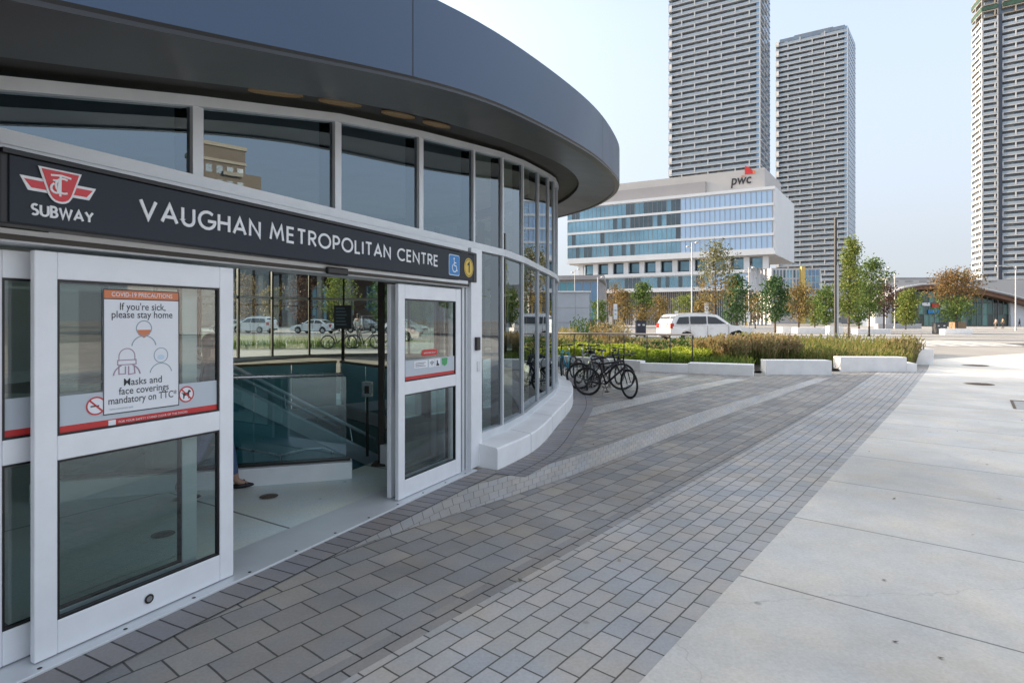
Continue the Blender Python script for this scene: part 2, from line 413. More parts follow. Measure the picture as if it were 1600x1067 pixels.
FONT = {  # width, strokes in a 1-high box
 'V': (.72, [[(0, 1), (.36, .03), (.72, 1)]]), 'A': (.76, [[(0, 0), (.38, .97), (.76, 0)], [(.13, .30), (.63, .30)]]),
 'U': (.60, [[(0, 1), (0, .32)] + arc(.3, .32, .3, .32, 180, 360) + [(.6, 1)]]),
 'G': (.84, [arc(.46, .5, .46, .5, 48, 345) + [(.90, .46), (.50, .46)]]),
 'H': (.62, [[(0, 0), (0, 1)], [(.62, 0), (.62, 1)], [(.05, .5), (.57, .5)]]),
 'N': (.66, [[(0, 0), (0, .98), (.66, .02), (.66, 1)]]), 'M': (.86, [[(0, 0), (.13, 1), (.43, .22), (.73, 1), (.86, 0)]]),
 'E': (.44, [[(.44, 1), (0, 1), (0, 0), (.44, 0)], [(.05, .52), (.40, .52)]]), 'T': (.56, [[(0, 1), (.56, 1)], [(.28, 0), (.28, .95)]]),
 'R': (.50, [[(0, 0), (0, 1), (.24, 1)] + arc(.24, .75, .25, .25, 90, -90, 8)[1:] + [(.04, .5)], [(.22, .46), (.52, 0)]]),
 'O': (.90, [arc(.45, .5, .46, .5, 90, 450, 28)]),
 'P': (.48, [[(0, 0), (0, 1), (.22, 1)] + arc(.22, .72, .27, .28, 90, -90, 8)[1:] + [(.04, .44)]]),
 'L': (.42, [[(0, 1), (0, 0), (.42, 0)]]), 'I': (.02, [[(0, 0), (0, 1)]]),
 'C': (.74, [arc(.46, .5, .46, .5, 48, 312)]),
 'S': (.46, [arc(.24, .75, .22, .25, 40, 250, 10) + arc(.22, .25, .24, .25, 70, -140, 10)]),
 'B': (.48, [[(0, .5), (0, 1), (.2, 1)] + arc(.2, .76, .23, .24, 90, -90, 8)[1:] + [(.04, .52)], [(0, .52), (0, 0), (.22, 0)] + arc(.22, .25, .26, .25, -90, 80, 8)[1:]]),
 'W': (1.0, [[(0, 1), (.25, .03), (.5, .95), (.75, .03), (1, 1)]]), 'Y': (.64, [[(0, 1), (.32, .48), (.64, 1)], [(.32, 0), (.32, .44)]]), ' ': (.42, []),
 '1': (.3, [[(0, .8), (.2, 1), (.2, 0)]])}
def stroke_text(mb, s, h, t, origin, ex, ez, n, width=None, gap=.27, depth=.004):
    tot = sum(FONT[c][0] + gap for c in s) - gap
    k = h if width is None else width / tot
    x = 0
    for c in s:
        w, st = FONT[c]
        strokes_to(mb, [[((x + p[0]) * k, p[1] * h) for p in q] for q in st], t, origin, ex, ez, n, depth)
        x += w + gap
    return tot * k
def font_text(mb, s, size, origin, ex, ez, n, align='LEFT', width=None, off=0., depth=.001, shear=0., mi=0):
    cu = bpy.data.curves.new('text', 'FONT'); cu.body = s; cu.size = size; cu.align_x = align; cu.offset = off * size; cu.resolution_u = 3; cu.shear = shear
    ob = bpy.data.objects.new('text', cu); COL.objects.link(ob)
    dg = bpy.context.evaluated_depsgraph_get()
    me = bpy.data.meshes.new_from_object(ob.evaluated_get(dg))
    sc = 1.
    if width:
        xs = [v.co.x for v in me.vertices]; w0 = max(xs) - min(xs); sc = width / w0
    mb.add([origin + ex * (v.co.x * sc) + ez * v.co.y + n * depth for v in me.vertices], [tuple(p.vertices) for p in me.polygons], mi)
    bpy.data.objects.remove(ob); bpy.data.meshes.remove(me); bpy.data.curves.remove(cu)
def disc(mb, c, r, ex, ez, n, lift, seg=24, r0=None, mi=0, a0=0, a1=360):
    pts = [c + ex * (r * math.cos(R(a0 + (a1 - a0) * i / seg))) + ez * (r * math.sin(R(a0 + (a1 - a0) * i / seg))) + n * lift for i in range(seg + 1)]
    if r0 is None:
        mb.add([c + n * lift] + pts, [(0, i + 1, i + 2) for i in range(seg)], mi)
    else:
        q = [c + (p - c - n * lift) * (r0 / r) + n * lift for p in pts]
        mb.add(pts + q, [(i, i + 1, seg + 2 + i, seg + 1 + i) for i in range(seg)], mi)
def poly2(mb, pts, o, ex, ez, n, lift, depth=0, mi=0):
    k = len(pts)
    f = [o + ex * p[0] + ez * p[1] + n * lift for p in pts]
    if not depth: mb.add(f, [tuple(range(k))], mi); return
    b = [p - n * depth for p in f]
    mb.add(f + b, [tuple(range(k))] + [(i, k + i, k + (i + 1) % k, (i + 1) % k) for i in range(k)], mi)

# ------------------------------------------------------------------ ground
def sheet(name, poly, dz, m, kind='structure', hole=None, tri=False):
    bm = bmesh.new()
    for pl in (poly if hasattr(poly[0][0], '__len__') else [poly]): f0 = bm.faces.new([bm.verts.new((p[0], p[1], 0)) for p in pl])
    if tri: bmesh.ops.triangulate(bm, faces=[f0], ngon_method='EAR_CLIP')
    for y in (13.5, 32.4):
        bmesh.ops.bisect_plane(bm, geom=bm.verts[:] + bm.edges[:] + bm.faces[:], plane_co=(0, y, 0), plane_no=(0, 1, 0))
    if hole:
        for i in range(len(hole)):
            a = Vector(hole[i]); b = Vector(hole[(i + 1) % len(hole)]); d = b - a
            bmesh.ops.bisect_plane(bm, geom=bm.verts[:] + bm.edges[:] + bm.faces[:], plane_co=(a.x, a.y, 0), plane_no=(-d.y, d.x, 0))
        def inside(c): return all((Vector(hole[(i + 1) % len(hole)]) - Vector(hole[i])).cross(Vector((c.x, c.y)) - Vector(hole[i])) > 0 for i in range(len(hole)))
        bmesh.ops.delete(bm, geom=[f for f in bm.faces if inside(f.calc_center_median())], context='FACES')
    for v in bm.verts: v.co.z = gz(v.co.y) + dz
    bmesh.ops.dissolve_degenerate(bm, edges=bm.edges[:], dist=.002)
    bm.normal_update()
    for f in bm.faces:
        if f.normal.z < 0: f.normal_flip()
    me = bpy.data.meshes.new(name); bm.to_mesh(me); bm.free()
    me.materials.append(m)
    o = bpy.data.objects.new(name, me); COL.objects.link(o); o['kind'] = kind
    return o
def ribbon(name, Lp, Rp, dz, m, kind='structure', sub=4):
    mb = MB(); mb.uv = []; rows = []; s = 0; pr = None
    for i in range(len(Lp) - 1):
        for k in range(sub + (i == len(Lp) - 2)):
            t = k / sub
            a = Vector(Lp[i][:2]).lerp(Vector(Lp[i + 1][:2]), t); b = Vector(Rp[i][:2]).lerp(Vector(Rp[i + 1][:2]), t)
            c = (a + b) / 2
            if pr is not None: s += (c - pr).length
            pr = c
            rows.append([(a.x, a.y, gz(a.y) + dz), (b.x, b.y, gz(b.y) + dz)])
            mb.uv += [(s, 0), (s, (a - b).length)]
    mb.grid(rows)
    o = obj(name, mb, m); o['kind'] = kind
    for p in o.data.polygons:
        if p.normal.z < 0: o.data.flip_normals(); break
    return o

E_DIR = Vector((.633, .774)); E_ANG = math.atan2(.774, .633)
e0, e1 = G(1000, 1067), G(1440, 590)
E_DIR = Vector((e1.x - e0.x, e1.y - e0.y)).normalized(); E_ANG = math.atan2(E_DIR.y, E_DIR.x)
E_N = Vector((E_DIR.y, -E_DIR.x))
def EP(s, t):                              # along the sidewalk edge from e0, t to its right
    p = Vector((e0.x, e0.y)) + E_DIR * s + E_N * t
    return (p.x, p.y)
M['ground'] = mat('far_plaza_paving', (.33, .32, .30), .85, 0, .16, .12, .1, 2)
M['asphalt'] = mat('asphalt', (.085, .085, .09), .85, 0, .25, .6, .2, 50)
M['slab'] = brick('sidewalk_concrete', (.63, .605, .56), (.67, .64, .59), (.28, .27, .26), 1.56, 40, .009, E_ANG, offset=0, rough=.85, stain=.16, bump=.25, tint=(1.03, 1.0, .95), crack=True,
                  off=(-(Vector((G(1200, 912).x, G(1200, 912).y)).dot(E_DIR)) % 1.56, 20))
M['paver'] = brick('dark_concrete_pavers', (.25, .25, .252), (.36, .343, .32), (.09, .088, .085), .27, .225, .006, E_ANG, rough=.8, stain=.24)
M['band'] = brick('small_grey_pavers', (.37, .375, .38), (.46, .445, .435), (.11, .107, .10), .225, .142, .0055, E_ANG, rough=.8, stain=.18)
M['border'] = brick('dark_border_pavers', (.25, .25, .255), (.30, .29, .28), (.055, .055, .055), .27, .15, .006, E_ANG, rough=.8)
M['stripe'] = brick('pale_stripe_pavers', (.42, .42, .42), (.48, .47, .46), (.24, .238, .235), .14, .225, .005, uv=True, rough=.8)
M['soldier'] = brick('soldier_course_pavers', (.25, .245, .26), (.30, .29, .295), (.06, .06, .065), .135, .26, .006, uv=True, offset=.5, rough=.8)
M['mark'] = mat('white_road_paint', (.70, .69, .66), .7, 0, .12, 3)
M['lawn'] = mat('mown_lawn', (.105, .12, .035), .9, 0, .3, .8, .5, 30)
M['soil'] = mat('dark_soil', (.035, .028, .02), .95, 0, .3, 5, .5, 20)
M['iron'] = mat('rusty_cast_iron', (.16, .12, .085), .7, .3, .25, 6, .3, 40)

# station plan ------------------------------------------------------------
A = Vector((-2.54, 3.01)); D = Vector((1.88, 3.77)).normalized(); NO = Vector((D.y, -D.x))   # door wall, its outward normal
def DP(s, o=0.):                           # along the door wall from A, o outwards
    p = A + D * s + NO * o
    return (p.x, p.y)
def dsu(u):                                # distance along the door wall seen at photo column u
    r = (u - 800) / FL
    return (r * A.y - A.x) / (D.x - r * D.y)
S0, S1 = -1.9, 4.42
CTRL = [DP(S1), (.0, 8.2), (.46, 10.1), (.88, 12.0), (1.08, 13.7), (1.13, 15.3), (1.0, 17.0), (.4, 19.5), (-.8, 22), (-3, 24.3), (-6, 25), (-9.5, 23.5), (-12.5, 19.5), (-14.5, 14), (-14.5, 9),
        (-13, 4), (-10, 0), (-7, -1.3), (-5, -.9), (-4.05, .05), DP(S0)]
def catmull(P, n=14):
    out = []; P = [Vector(p) for p in P]
    Q = [P[0] * 2 - P[1]] + P + [P[-1] * 2 - P[-2]]
    Q[0] = P[0] - D * .9; Q[-1] = P[-1] + D * .6
    for i in range(1, len(Q) - 2):
        a, b, c, d = Q[i - 1:i + 3]
        for k in range(n):
            t = k / n
            out.append(.5 * (2 * b + (c - a) * t + (2 * a - 5 * b + 4 * c - d) * t * t + (3 * b - a - 3 * c + d) * t ** 3))
    out.append(P[-1]); return out
DRUM = catmull(CTRL)                       # open curve from the right door jamb round the back to the left of the doors
WALL = [Vector(DP(S0 + (S1 - S0) * i / 14)) for i in range(14)]
LOOP = WALL + DRUM[:-1]
def normals(P, closed=True):
    out = []
    for i in range(len(P)):
        a = P[i - 1] if (i or closed) else P[0]; b = P[(i + 1) % len(P)] if (i < len(P) - 1 or closed) else P[-1]
        d = (b - a).normalized(); out.append(Vector((d.y, -d.x)))
    return out
LN = normals(LOOP)
def interp(T, x):
    if x <= T[0][0]: return T[0][1]
    for (a, b), (c, d) in zip(T, T[1:]):
        if x <= c: return b + (d - b) * (x - a) / (c - a)
    return T[-1][1]
def sm(T, x): return sum(interp(T, x + d) for d in (-.6, -.3, 0, .3, .6)) / 5
ZR = [(-1.5, 2.55), (0, 2.55), (1.5, 2.66), (2.91, 3.02), (3.87, 3.31), (5.04, 3.62), (6.14, 3.82), (7.15, 3.98), (8.1, 4.12), (10, 4.45), (12, 4.77), (15, 5.15), (20, 5.6), (26, 5.85)]
def zr(y): return sm(ZR, y)                # underside of the sloping roof at the glass line

WELL = [(-4.6, 5.95), (-1.98, 6.72), (-1.25, 8.55), (-3.3, 10.9), (-5.3, 9.4)]
ground = sheet('ground', [(-2500, -600), (2500, -600), (2500, 4000), (-2500, 4000)], -.004, M['ground'], hole=WELL)
pf = [Vector(p) for p in [(-9.6, -6.6), (-6.4, -2.2), DP(S0, -.02), DP(0, -.02), DP(S1), (.0, 8.2), (.35, 10.1), (.75, 12), (.95, 13.7), (1.0, 15.3), (.85, 17), (.4, 19.5), G(925, 572)[:2], G(1200, 582)[:2], G(1330, 582)[:2], EP(21.2, -1.3)]]
pe = [EP((p - Vector((e0.x, e0.y))).dot(E_DIR), -.9) for p in pf]
sheet('paving', [[tuple(pf[i]), pe[i], pe[i + 1], tuple(pf[i + 1])] for i in range(len(pf) - 1)], .0, M['paver'])
sidewalk = sheet('sidewalk', [EP(-16, 0), (40, -14), (70, 28), (30.5, 29.3), G(1455, 562)[:2], EP(21.2, 0)], .008, M['slab'])
bandw = 1.12
sheet('paving_band', [EP(-14, -bandw), EP(-14, 0), EP(21.2, 0), EP(21.2, -bandw - .1)], .004, M['band'])
sheet('paving_border', [EP(-14, -bandw - .15), EP(-14, -bandw), EP(21.2, -bandw - .1), EP(21.2, -bandw - .25)], .004, M['border'])
g2 = lambda L: [G(*p)[:2] for p in L]
ribbon('paving_stripe', g2([(455, 886), (570, 826), (690, 773), (800, 742), (900, 713), (1000, 677), (1100, 642), (1180, 619), (1230, 605), (1275, 591)]), g2([(470, 888), (580, 846), (700, 807), (800, 775), (900, 741), (1000, 702), (1100, 661), (1180, 632), (1225, 616), (1297, 591)]), .004, M['stripe'])
ribbon('paving_stripe', g2([(904, 642), (990, 623), (1072, 605), (1140, 592)]), g2([(893, 657), (1000, 632), (1085, 611), (1172, 592)]), .004, M['stripe'])
ribbon('paving_stripe', g2([(955, 606), (1000, 597), (1065, 585)]), g2([(958, 609), (1010, 600), (1076, 587)]), .004, M['stripe'])
# soldier courses: along the threshold, round the plinth
ribbon('paving_course', [DP(-1.9, .17), DP(4.5, .17)], [DP(-1.9, .43), DP(4.5, .43)], .006, M['soldier'], sub=12)
dn = normals(DRUM, False)
idx = [i for i in range(0, 110, 2)]
ribbon('paving_course', [DRUM[i] + dn[i] * .40 for i in idx], [DRUM[i] + dn[i] * .80 for i in idx], .008, M['soldier'], sub=1)
# road, crossing, lawns
road_c = [(-160, 122), (-70, 86), (-26, 60), (-8, 46), (8, 37.5), (24, 34.6), (45, 34), (160, 40)]
rc = [Vector(p) for p in road_c]; rn = normals(rc, False)
ribbon('road', [p + n * 4.4 for p, n in zip(rc, rn)], [p - n * 4.4 for p, n in zip(rc, rn)], .002, M['asphalt'], sub=6)
for k in (-4.15, 4.15):
    ribbon('road_line', [p + n * (k + .07) for p, n in zip(rc, rn)], [p + n * (k - .07) for p, n in zip(rc, rn)], .006, M['mark'], sub=6)
for k in range(9):                         # zebra bars over the side street, by the far kerb
    x = 17.5 + k * 1.15
    sheet('crosswalk_bar', [(x, 30.6 - .0 * k), (x + .6, 30.6), (x + 1.6, 38.2), (x + 1.0, 38.2)], .008, M['mark'])
sheet('road', [(26.5, 30.0), (70, 29.0), (75, 33), (27.5, 32.8)], .006, M['asphalt'])
for k in range(7):
    y = 47 + k * 4.2 + (k % 2) * .8
    sheet('plaza_stripe', [(14 - k, y), (120, y + 3), (120, y + 3.9 + .3 * k), (14 - k, y + .7 + .2 * k)], .004, M['mark'] if k % 2 else M['asphalt'])
sheet('lawn', [(-60, 40), (-9, 33), (-3, 36), (-14, 46), (-36, 60), (-70, 76)], .004, M['lawn'])
sheet('lawn', [(-22, 27.5), (-7, 29), (-6, 31), (-24, 33)], .004, M['lawn'])
sheet('lawn', [(2, 44), (12, 41), (13, 44), (3, 49)], .004, M['lawn'])
# ------------------------------------------------------------------ the station
V3 = lambda p, z: Vector((p[0], p[1], z))
st = thing('subway_station', 'round glazed subway entrance with dark slate blue overhanging roof rim and white plinth', 'station', (-6, 12, 0))
# floor inside
bm = bmesh.new(); bm.faces.new([bm.verts.new((p.x, p.y, 0)) for p in LOOP])
for i in range(len(WELL)):
    a = Vector(WELL[i]); b = Vector(WELL[(i + 1) % len(WELL)]); d = b - a
    bmesh.ops.bisect_plane(bm, geom=bm.verts[:] + bm.edges[:] + bm.faces[:], plane_co=(a.x, a.y, 0), plane_no=(-d.y, d.x, 0))
inw = lambda c: all((Vector(WELL[(i + 1) % 5]) - Vector(WELL[i])).cross(Vector((c.x, c.y)) - Vector(WELL[i])) > 0 for i in range(5))
bmesh.ops.delete(bm, geom=[f for f in bm.faces if inw(f.calc_center_median())], context='FACES')
bmesh.ops.triangulate(bm, faces=bm.faces[:])
mb = MB(); bm.verts.index_update()
mb.add([(v.co.x, v.co.y, .014) for v in bm.verts], [tuple(v.index for v in (f.verts if f.normal.z >= 0 else reversed(f.verts))) for f in bm.faces]); bm.free()
for f in range(len(mb.f)):
    a, b, c = [Vector(mb.v[i]) for i in mb.f[f][:3]]
    if (b - a).cross(c - a).z < 0: mb.f[f] = tuple(reversed(mb.f[f]))
wobj('floor', mb, M['floor'], st)
# stairwell walls
wt = thing('stairwell', 'dark teal lined stairwell sunk in the station floor behind the balustrade', 'stairwell', (-3.2, 8.2, 0))
mb = MB(); n = len(WELL)
mb.add([V3(p, -.004) for p in WELL] + [V3(p, -4.2) for p in WELL], [((i + 1) % n, i, n + i, n + (i + 1) % n) for i in range(n)] + [tuple(range(n, 2 * n))])
wobj('lining', mb, M['lining'], wt)

# roof rim -----------------------------------------------------------------
OFF = [(0, 1.18), (3, 1.17), (5.7, 1.16), (8.2, 1.17), (10, 1.22), (12, 1.32), (15, 1.42), (30, 1.42)]
LIPD = [(0, -.03), (5.7, -.02), (7, -.08), (8.2, -.10), (10, -.15), (12, -.17), (16, -.17), (30, -.17)]
FH = [(0, .64), (5.7, .67), (12, .76), (30, .78)]
def resample(P, step):
    P = P + [P[0]]; out = []; acc = 0.; nxt = 0.
    for a, b in zip(P, P[1:]):
        L_ = (b - a).length
        while nxt <= acc + L_ and L_ > 0:
            out.append(a.lerp(b, (nxt - acc) / L_)); nxt += step
        acc += L_
    return out
GLOOP, GLN = LOOP, LN
LOOP = resample(LOOP, .3)[:-1]
for _ in range(30): LOOP = [LOOP[i] * .5 + (LOOP[i - 1] + LOOP[(i + 1) % len(LOOP)]) * .25 for i in range(len(LOOP))]
LN = normals(LOOP)
for _ in range(8): LN = [(LN[i] + LN[i - 1] + LN[(i + 1) % len(LN)]).normalized() for i in range(len(LN))]
LOOP = [p + n * .06 for p, n in zip(LOOP, LN)]
def rim(i, o, dz): p = LOOP[i] + LN[i] * o; return (p.x, p.y, zr(LOOP[i].y) + dz)
rows = []
NL = len(LOOP)
lip = []
for i in range(NL):
    y = LOOP[i].y; o = (sm(OFF, y - .8) + sm(OFF, y) + sm(OFF, y + .8)) / 3; d = sm(LIPD, y); h = sm(FH, y)
    lip.append((o, d, h))
mb = MB(); mb.grid([[rim(i, lip[i][0] - .35, lip[i][1] + lip[i][2] + .06), rim(i, lip[i][0] - .03, lip[i][1] + lip[i][2]), rim(i, lip[i][0], lip[i][1] + lip[i][2] - .02), rim(i, lip[i][0], lip[i][1] + .035)] for i in range(NL)], closed=True)
fascia = wobj('roof_rim', mb, M['fascia'], st, smooth=35)
mb = MB(); mb.grid([[rim(i, lip[i][0], lip[i][1] + .035), rim(i, lip[i][0] - .012, lip[i][1] + .02), rim(i, lip[i][0] - .012, lip[i][1]), rim(i, lip[i][0] - .10, lip[i][1] - .002)] for i in range(NL)], closed=True)
wobj('drip_edge', mb, M['soffit'], st, smooth=35)
mb = MB(); mb.grid([[rim(i, lip[i][0] - .10, lip[i][1] + .012), rim(i, .46, -.03)] for i in range(NL)], closed=True)
wobj('soffit', mb, M['soffit'], st, smooth=35)
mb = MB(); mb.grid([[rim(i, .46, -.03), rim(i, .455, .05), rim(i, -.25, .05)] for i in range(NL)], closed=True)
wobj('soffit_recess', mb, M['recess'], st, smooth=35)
# vertical seams in the rim
acc = 0; seam = []
for i in range(NL):
    acc += (LOOP[i] - LOOP[i - 1]).length
def seam_at(i, name='rim_seam'):
    mb = MB(); o, d, h = lip[i]; tdir = Vector((-LN[i].y, LN[i].x)); p = LOOP[i] + LN[i] * (o + .001); q = LOOP[i] + LN[i] * (o - .03); z = zr(LOOP[i].y)
    w = .006
    mb.add([(p.x - tdir.x * w, p.y - tdir.y * w, z + d + .035), (p.x + tdir.x * w, p.y + tdir.y * w, z + d + .035), (p.x + tdir.x * w, p.y + tdir.y * w, z + d + h - .02), (p.x - tdir.x * w, p.y - tdir.y * w, z + d + h - .02)], [(0, 1, 2, 3)])
    wobj(name, mb, M['recess'], st)
best = min(range(NL), key=lambda i: abs((LOOP[i] + LN[i] * lip[i][0]).x / (LOOP[i] + LN[i] * lip[i][0]).y * FL + 800 - 807) if LOOP[i].y > 1 and LOOP[i].x > -4 else 1e9)
run = 0; seam_at(best); j = best
for step in range(16):
    run = 0; k0 = j
    while run < 4.6: run += (LOOP[(j + 1) % NL] - LOOP[j]).length; j = (j + 1) % NL
    if (LOOP[j] - LOOP[best]).length < 2: break
    seam_at(j)
# soffit panel joint near the seam
i = best; mb = MB(); t = Vector((-LN[i].y, LN[i].x)) * .005
def pr(o, dz, s): p = LOOP[i] + LN[i] * o + t * s; return (p.x, p.y, zr(LOOP[i].y) + dz)
mb.quad(pr(lip[i][0] - .11, lip[i][1] + .004, -1), pr(lip[i][0] - .11, lip[i][1] + .004, 1), pr(.47, -.036, 1), pr(.47, -.036, -1)); wobj('soffit_joint', mb, M['recess'], st)
# roof dome over it, ceiling under it
cx, cy = sum(p.x for p in LOOP) / NL, sum(p.y for p in LOOP) / NL
def shell(o, dz, rise, cz):
    rows = []
    for i in range(NL):
        p = LOOP[i] + LN[i] * o(i); z0 = zr(LOOP[i].y) + dz(i)
        rows.append([(p.x + (cx - p.x) * t, p.y + (cy - p.y) * t, z0 + (cz - z0) * (1 - (1 - t) ** 2)) for t in (0, .15, .35, .6, .85, .995)])
    m_ = MB(); m_.grid(rows, closed=True); return m_
wobj('roof', shell(lambda i: lip[i][0] - .36, lambda i: lip[i][1] + lip[i][2] + .055, 0, 6.6), M['fascia'], st, smooth=40)
wobj('ceiling', shell(lambda i: -.3, lambda i: .34, 0, 5.6), M['ceil'], st, smooth=40)
# added glowing ellipses for the tan reflected light in the recess above the clerestory
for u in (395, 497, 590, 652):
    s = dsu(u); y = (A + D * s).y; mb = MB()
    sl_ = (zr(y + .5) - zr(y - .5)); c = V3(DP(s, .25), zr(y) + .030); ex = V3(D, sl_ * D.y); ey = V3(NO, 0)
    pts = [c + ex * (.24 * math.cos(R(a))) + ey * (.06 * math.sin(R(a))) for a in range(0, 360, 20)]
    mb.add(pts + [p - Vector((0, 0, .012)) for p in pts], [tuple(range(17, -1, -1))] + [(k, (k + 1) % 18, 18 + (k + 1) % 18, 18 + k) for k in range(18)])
    wobj('glow_ellipse', mb, M['warm'], st)

# glazing ---------------------------------------------------------------------
mull = []                                  # (point, normal, has_lower_pane_to_next)
ss = [dsu(308) - 1.31 * k for k in (2, 1)] + [dsu(u) for u in (308, 527, 657, 740)]
for s in ss: mull.append((Vector(DP(s)), NO.copy()))
def on_drum(u):
    r = (u - 800) / FL; best = None
    for a, b, nn in zip(DRUM, DRUM[1:], dn):
        if a.y > 15.3: break
        fa, fb = a.x - r * a.y, b.x - r * b.y
        if fa <= 0 <= fb or fb <= 0 <= fa:
            t = fa / (fa - fb); return a.lerp(b, t), nn
    return None
last = None
for u in (785, 817, 841, 857, 866):
    q = on_drum(u)
    if q: mull.append(q); last = q[0]
k = min(range(len(DRUM)), key=lambda i: (DRUM[i] - last).length); run = 0
while k < len(DRUM) - 2:
    run += (DRUM[k + 1] - DRUM[k]).length; k += 1
    if run >= 1.3: mull.append((DRUM[k], dn[k])); run = 0
ZT0, ZT1, ZS = 2.675, 2.765, .36
def frame_at(p, q): e = (q - p).normalized(); return e, Vector((e.y, -e.x))
first_drum = 5
for i, (p, nn) in enumerate(mull):
    q, nq = mull[(i + 1) % len(mull)]
    e, nb = frame_at(p, q); Lb = (q - p).length
    z0, z1 = zr(p.y), zr(q.y)
    drum = i >= first_drum
    back = p.x < -11.2  # unseen bays filled in to block sun through the drum
    # mullion
    mb = MB(); ez = Vector((-nn.y, nn.x)); w = .021 if drum else .038
    zb = ZS if drum else ZT1
    mb.obox(p, ez, nn, -w, -.022, zb, w, .012, z0 - .07)
    wobj('mullion', mb, M['alu'], st)
    mb = MB(); mb.obox(p, ez, nn, -w - .014, -.16, zb, w + .014, -.023, z0 - .07)
    wobj('mullion_core', mb, M['darksteel'], st)
    # rails of the bay: the upper rail follows the sloping roof
    mb = MB(); P = lambda s, o, z: (p.x + e.x * s + nb.x * o, p.y + e.y * s + nb.y * o, z)
    vs = []
    for s, z in ((0, z0), (Lb, z1)):
        vs += [P(s, -.10, z - .07), P(s, .03, z - .07), P(s, .03, z), P(s, -.10, z)]
    mb.add(vs, [(0, 1, 5, 4), (1, 2, 6, 5), (2, 3, 7, 6), (3, 0, 4, 7), (0, 3, 2, 1), (4, 5, 6, 7)])
    wobj('head_rail', mb, M['alu'], st)
    mb = MB(); mb.obox(p, e, nb, 0, -.10, ZT0, Lb, .042, ZT1); wobj('transom', mb, M['alu'], st)
    mb = MB()
    mb.add([P(0, -.02, ZT1), P(Lb, -.02, ZT1), P(Lb, -.02, z1 - .07), P(0, -.02, z0 - .07)], [(0, 1, 2, 3)])
    wobj('clerestory_pane', mb, M['sun_stop'] if back else M['cler'] if i < 5 else M['glass'], st)
    if drum:
        mb = MB(); mb.obox(p, e, nb, 0, -.10, ZS - .06, Lb, .04, ZS + .03); wobj('sill_rail', mb, M['alu'], st)
        mb = MB(); mb.add([P(0, -.02, ZS + .03), P(Lb, -.02, ZS + .03), P(Lb, -.02, ZT0), P(0, -.02, ZT0)], [(0, 1, 2, 3)])
        wobj('window_pane', mb, M['sun_stop'] if back else M['glass'], st)
# plinth round the drum
mb = MB(); rows = []
for i in range(0, len(DRUM) - 6):
    p, nn = DRUM[i], dn[i]
    rows.append([(p.x + nn.x * o, p.y + nn.y * o, z) for o, z in ((-.14, .0), (-.14, .30), (.06, .30), (.345, .262), (.36, .245), (.36, -.02))])
st_i = next(i for i, p in enumerate(DRUM) if (p - Vector(DP(S1))).length > .12)
rows = rows[st_i:]
mb.grid(rows); mb.add(rows[0], [(0, 1, 2, 3, 4, 5)]); mb.add(rows[-1], [(5, 4, 3, 2, 1, 0)])
wobj('plinth', mb, M['plinth'], st, smooth=40)
for k in range(10, 100, 11):              # open joints between the plinth stones
    i = st_i + k; t_ = (DRUM[i + 1] - DRUM[i]).normalized() * .004; mb = MB()
    pr_ = [(p[0] + dn[i].x * .0015, p[1] + dn[i].y * .0015, p[2] + .0015) for p in rows[k][2:]]
    mb.grid([[(p[0] - t_.x, p[1] - t_.y, p[2]) for p in pr_], [(p[0] + t_.x, p[1] + t_.y, p[2]) for p in pr_]]); wobj('plinth_joint', mb, M['poledark'] if 'poledark' in M else M['recess'], st)

# door wall ---------------------------------------------------------------------
mb = MB(); mb.obox(A, D, NO, S0, -.16, 2.19, S1 - .12, .115, ZT0 - .002); wobj('door_header', mb, M['alu'], st, bevel=.006)
mb = MB(); mb.obox(A, D, NO, S0, .118, 2.30, S1 - .12, .128, 2.312); mb.obox(A, D, NO, S0, .118, 2.20, S1 - .12, .132, 2.228); wobj('header_trim', mb, M['darksteel'], st)
mb = MB(); mb.obox(A, D, NO, S0, -.30, .004, S1, .17, .022); wobj('threshold', mb, M['alu'], st, bevel=.004)
mb = MB()
for s in [S0 + .22 + .42 * k for k in range(15)]:
    mb.ell(V3(DP(s, .135), .023), (.012, .012, .003), 8, 4)
wobj('threshold_screws', mb, M['darksteel'], st)
for s0, s1, o0, o1, nm, mt in ((4.26, 4.305, -.10, .06, 'door_jamb', 'alu'), (4.31, 4.36, -.12, .02, 'door_jamb', 'steel'), (4.365, 4.40, -.10, .05, 'door_jamb', 'alu'), (4.40, 4.66, -.12, .10, 'door_post', 'doorwhite')):
    mb = MB(); mb.obox(A, D, NO, s0, o0, .02, s1, o1, 2.19 if nm == 'door_jamb' else ZT0); wobj(nm, mb, M[mt], st, bevel=.005)
LEN = 1.17
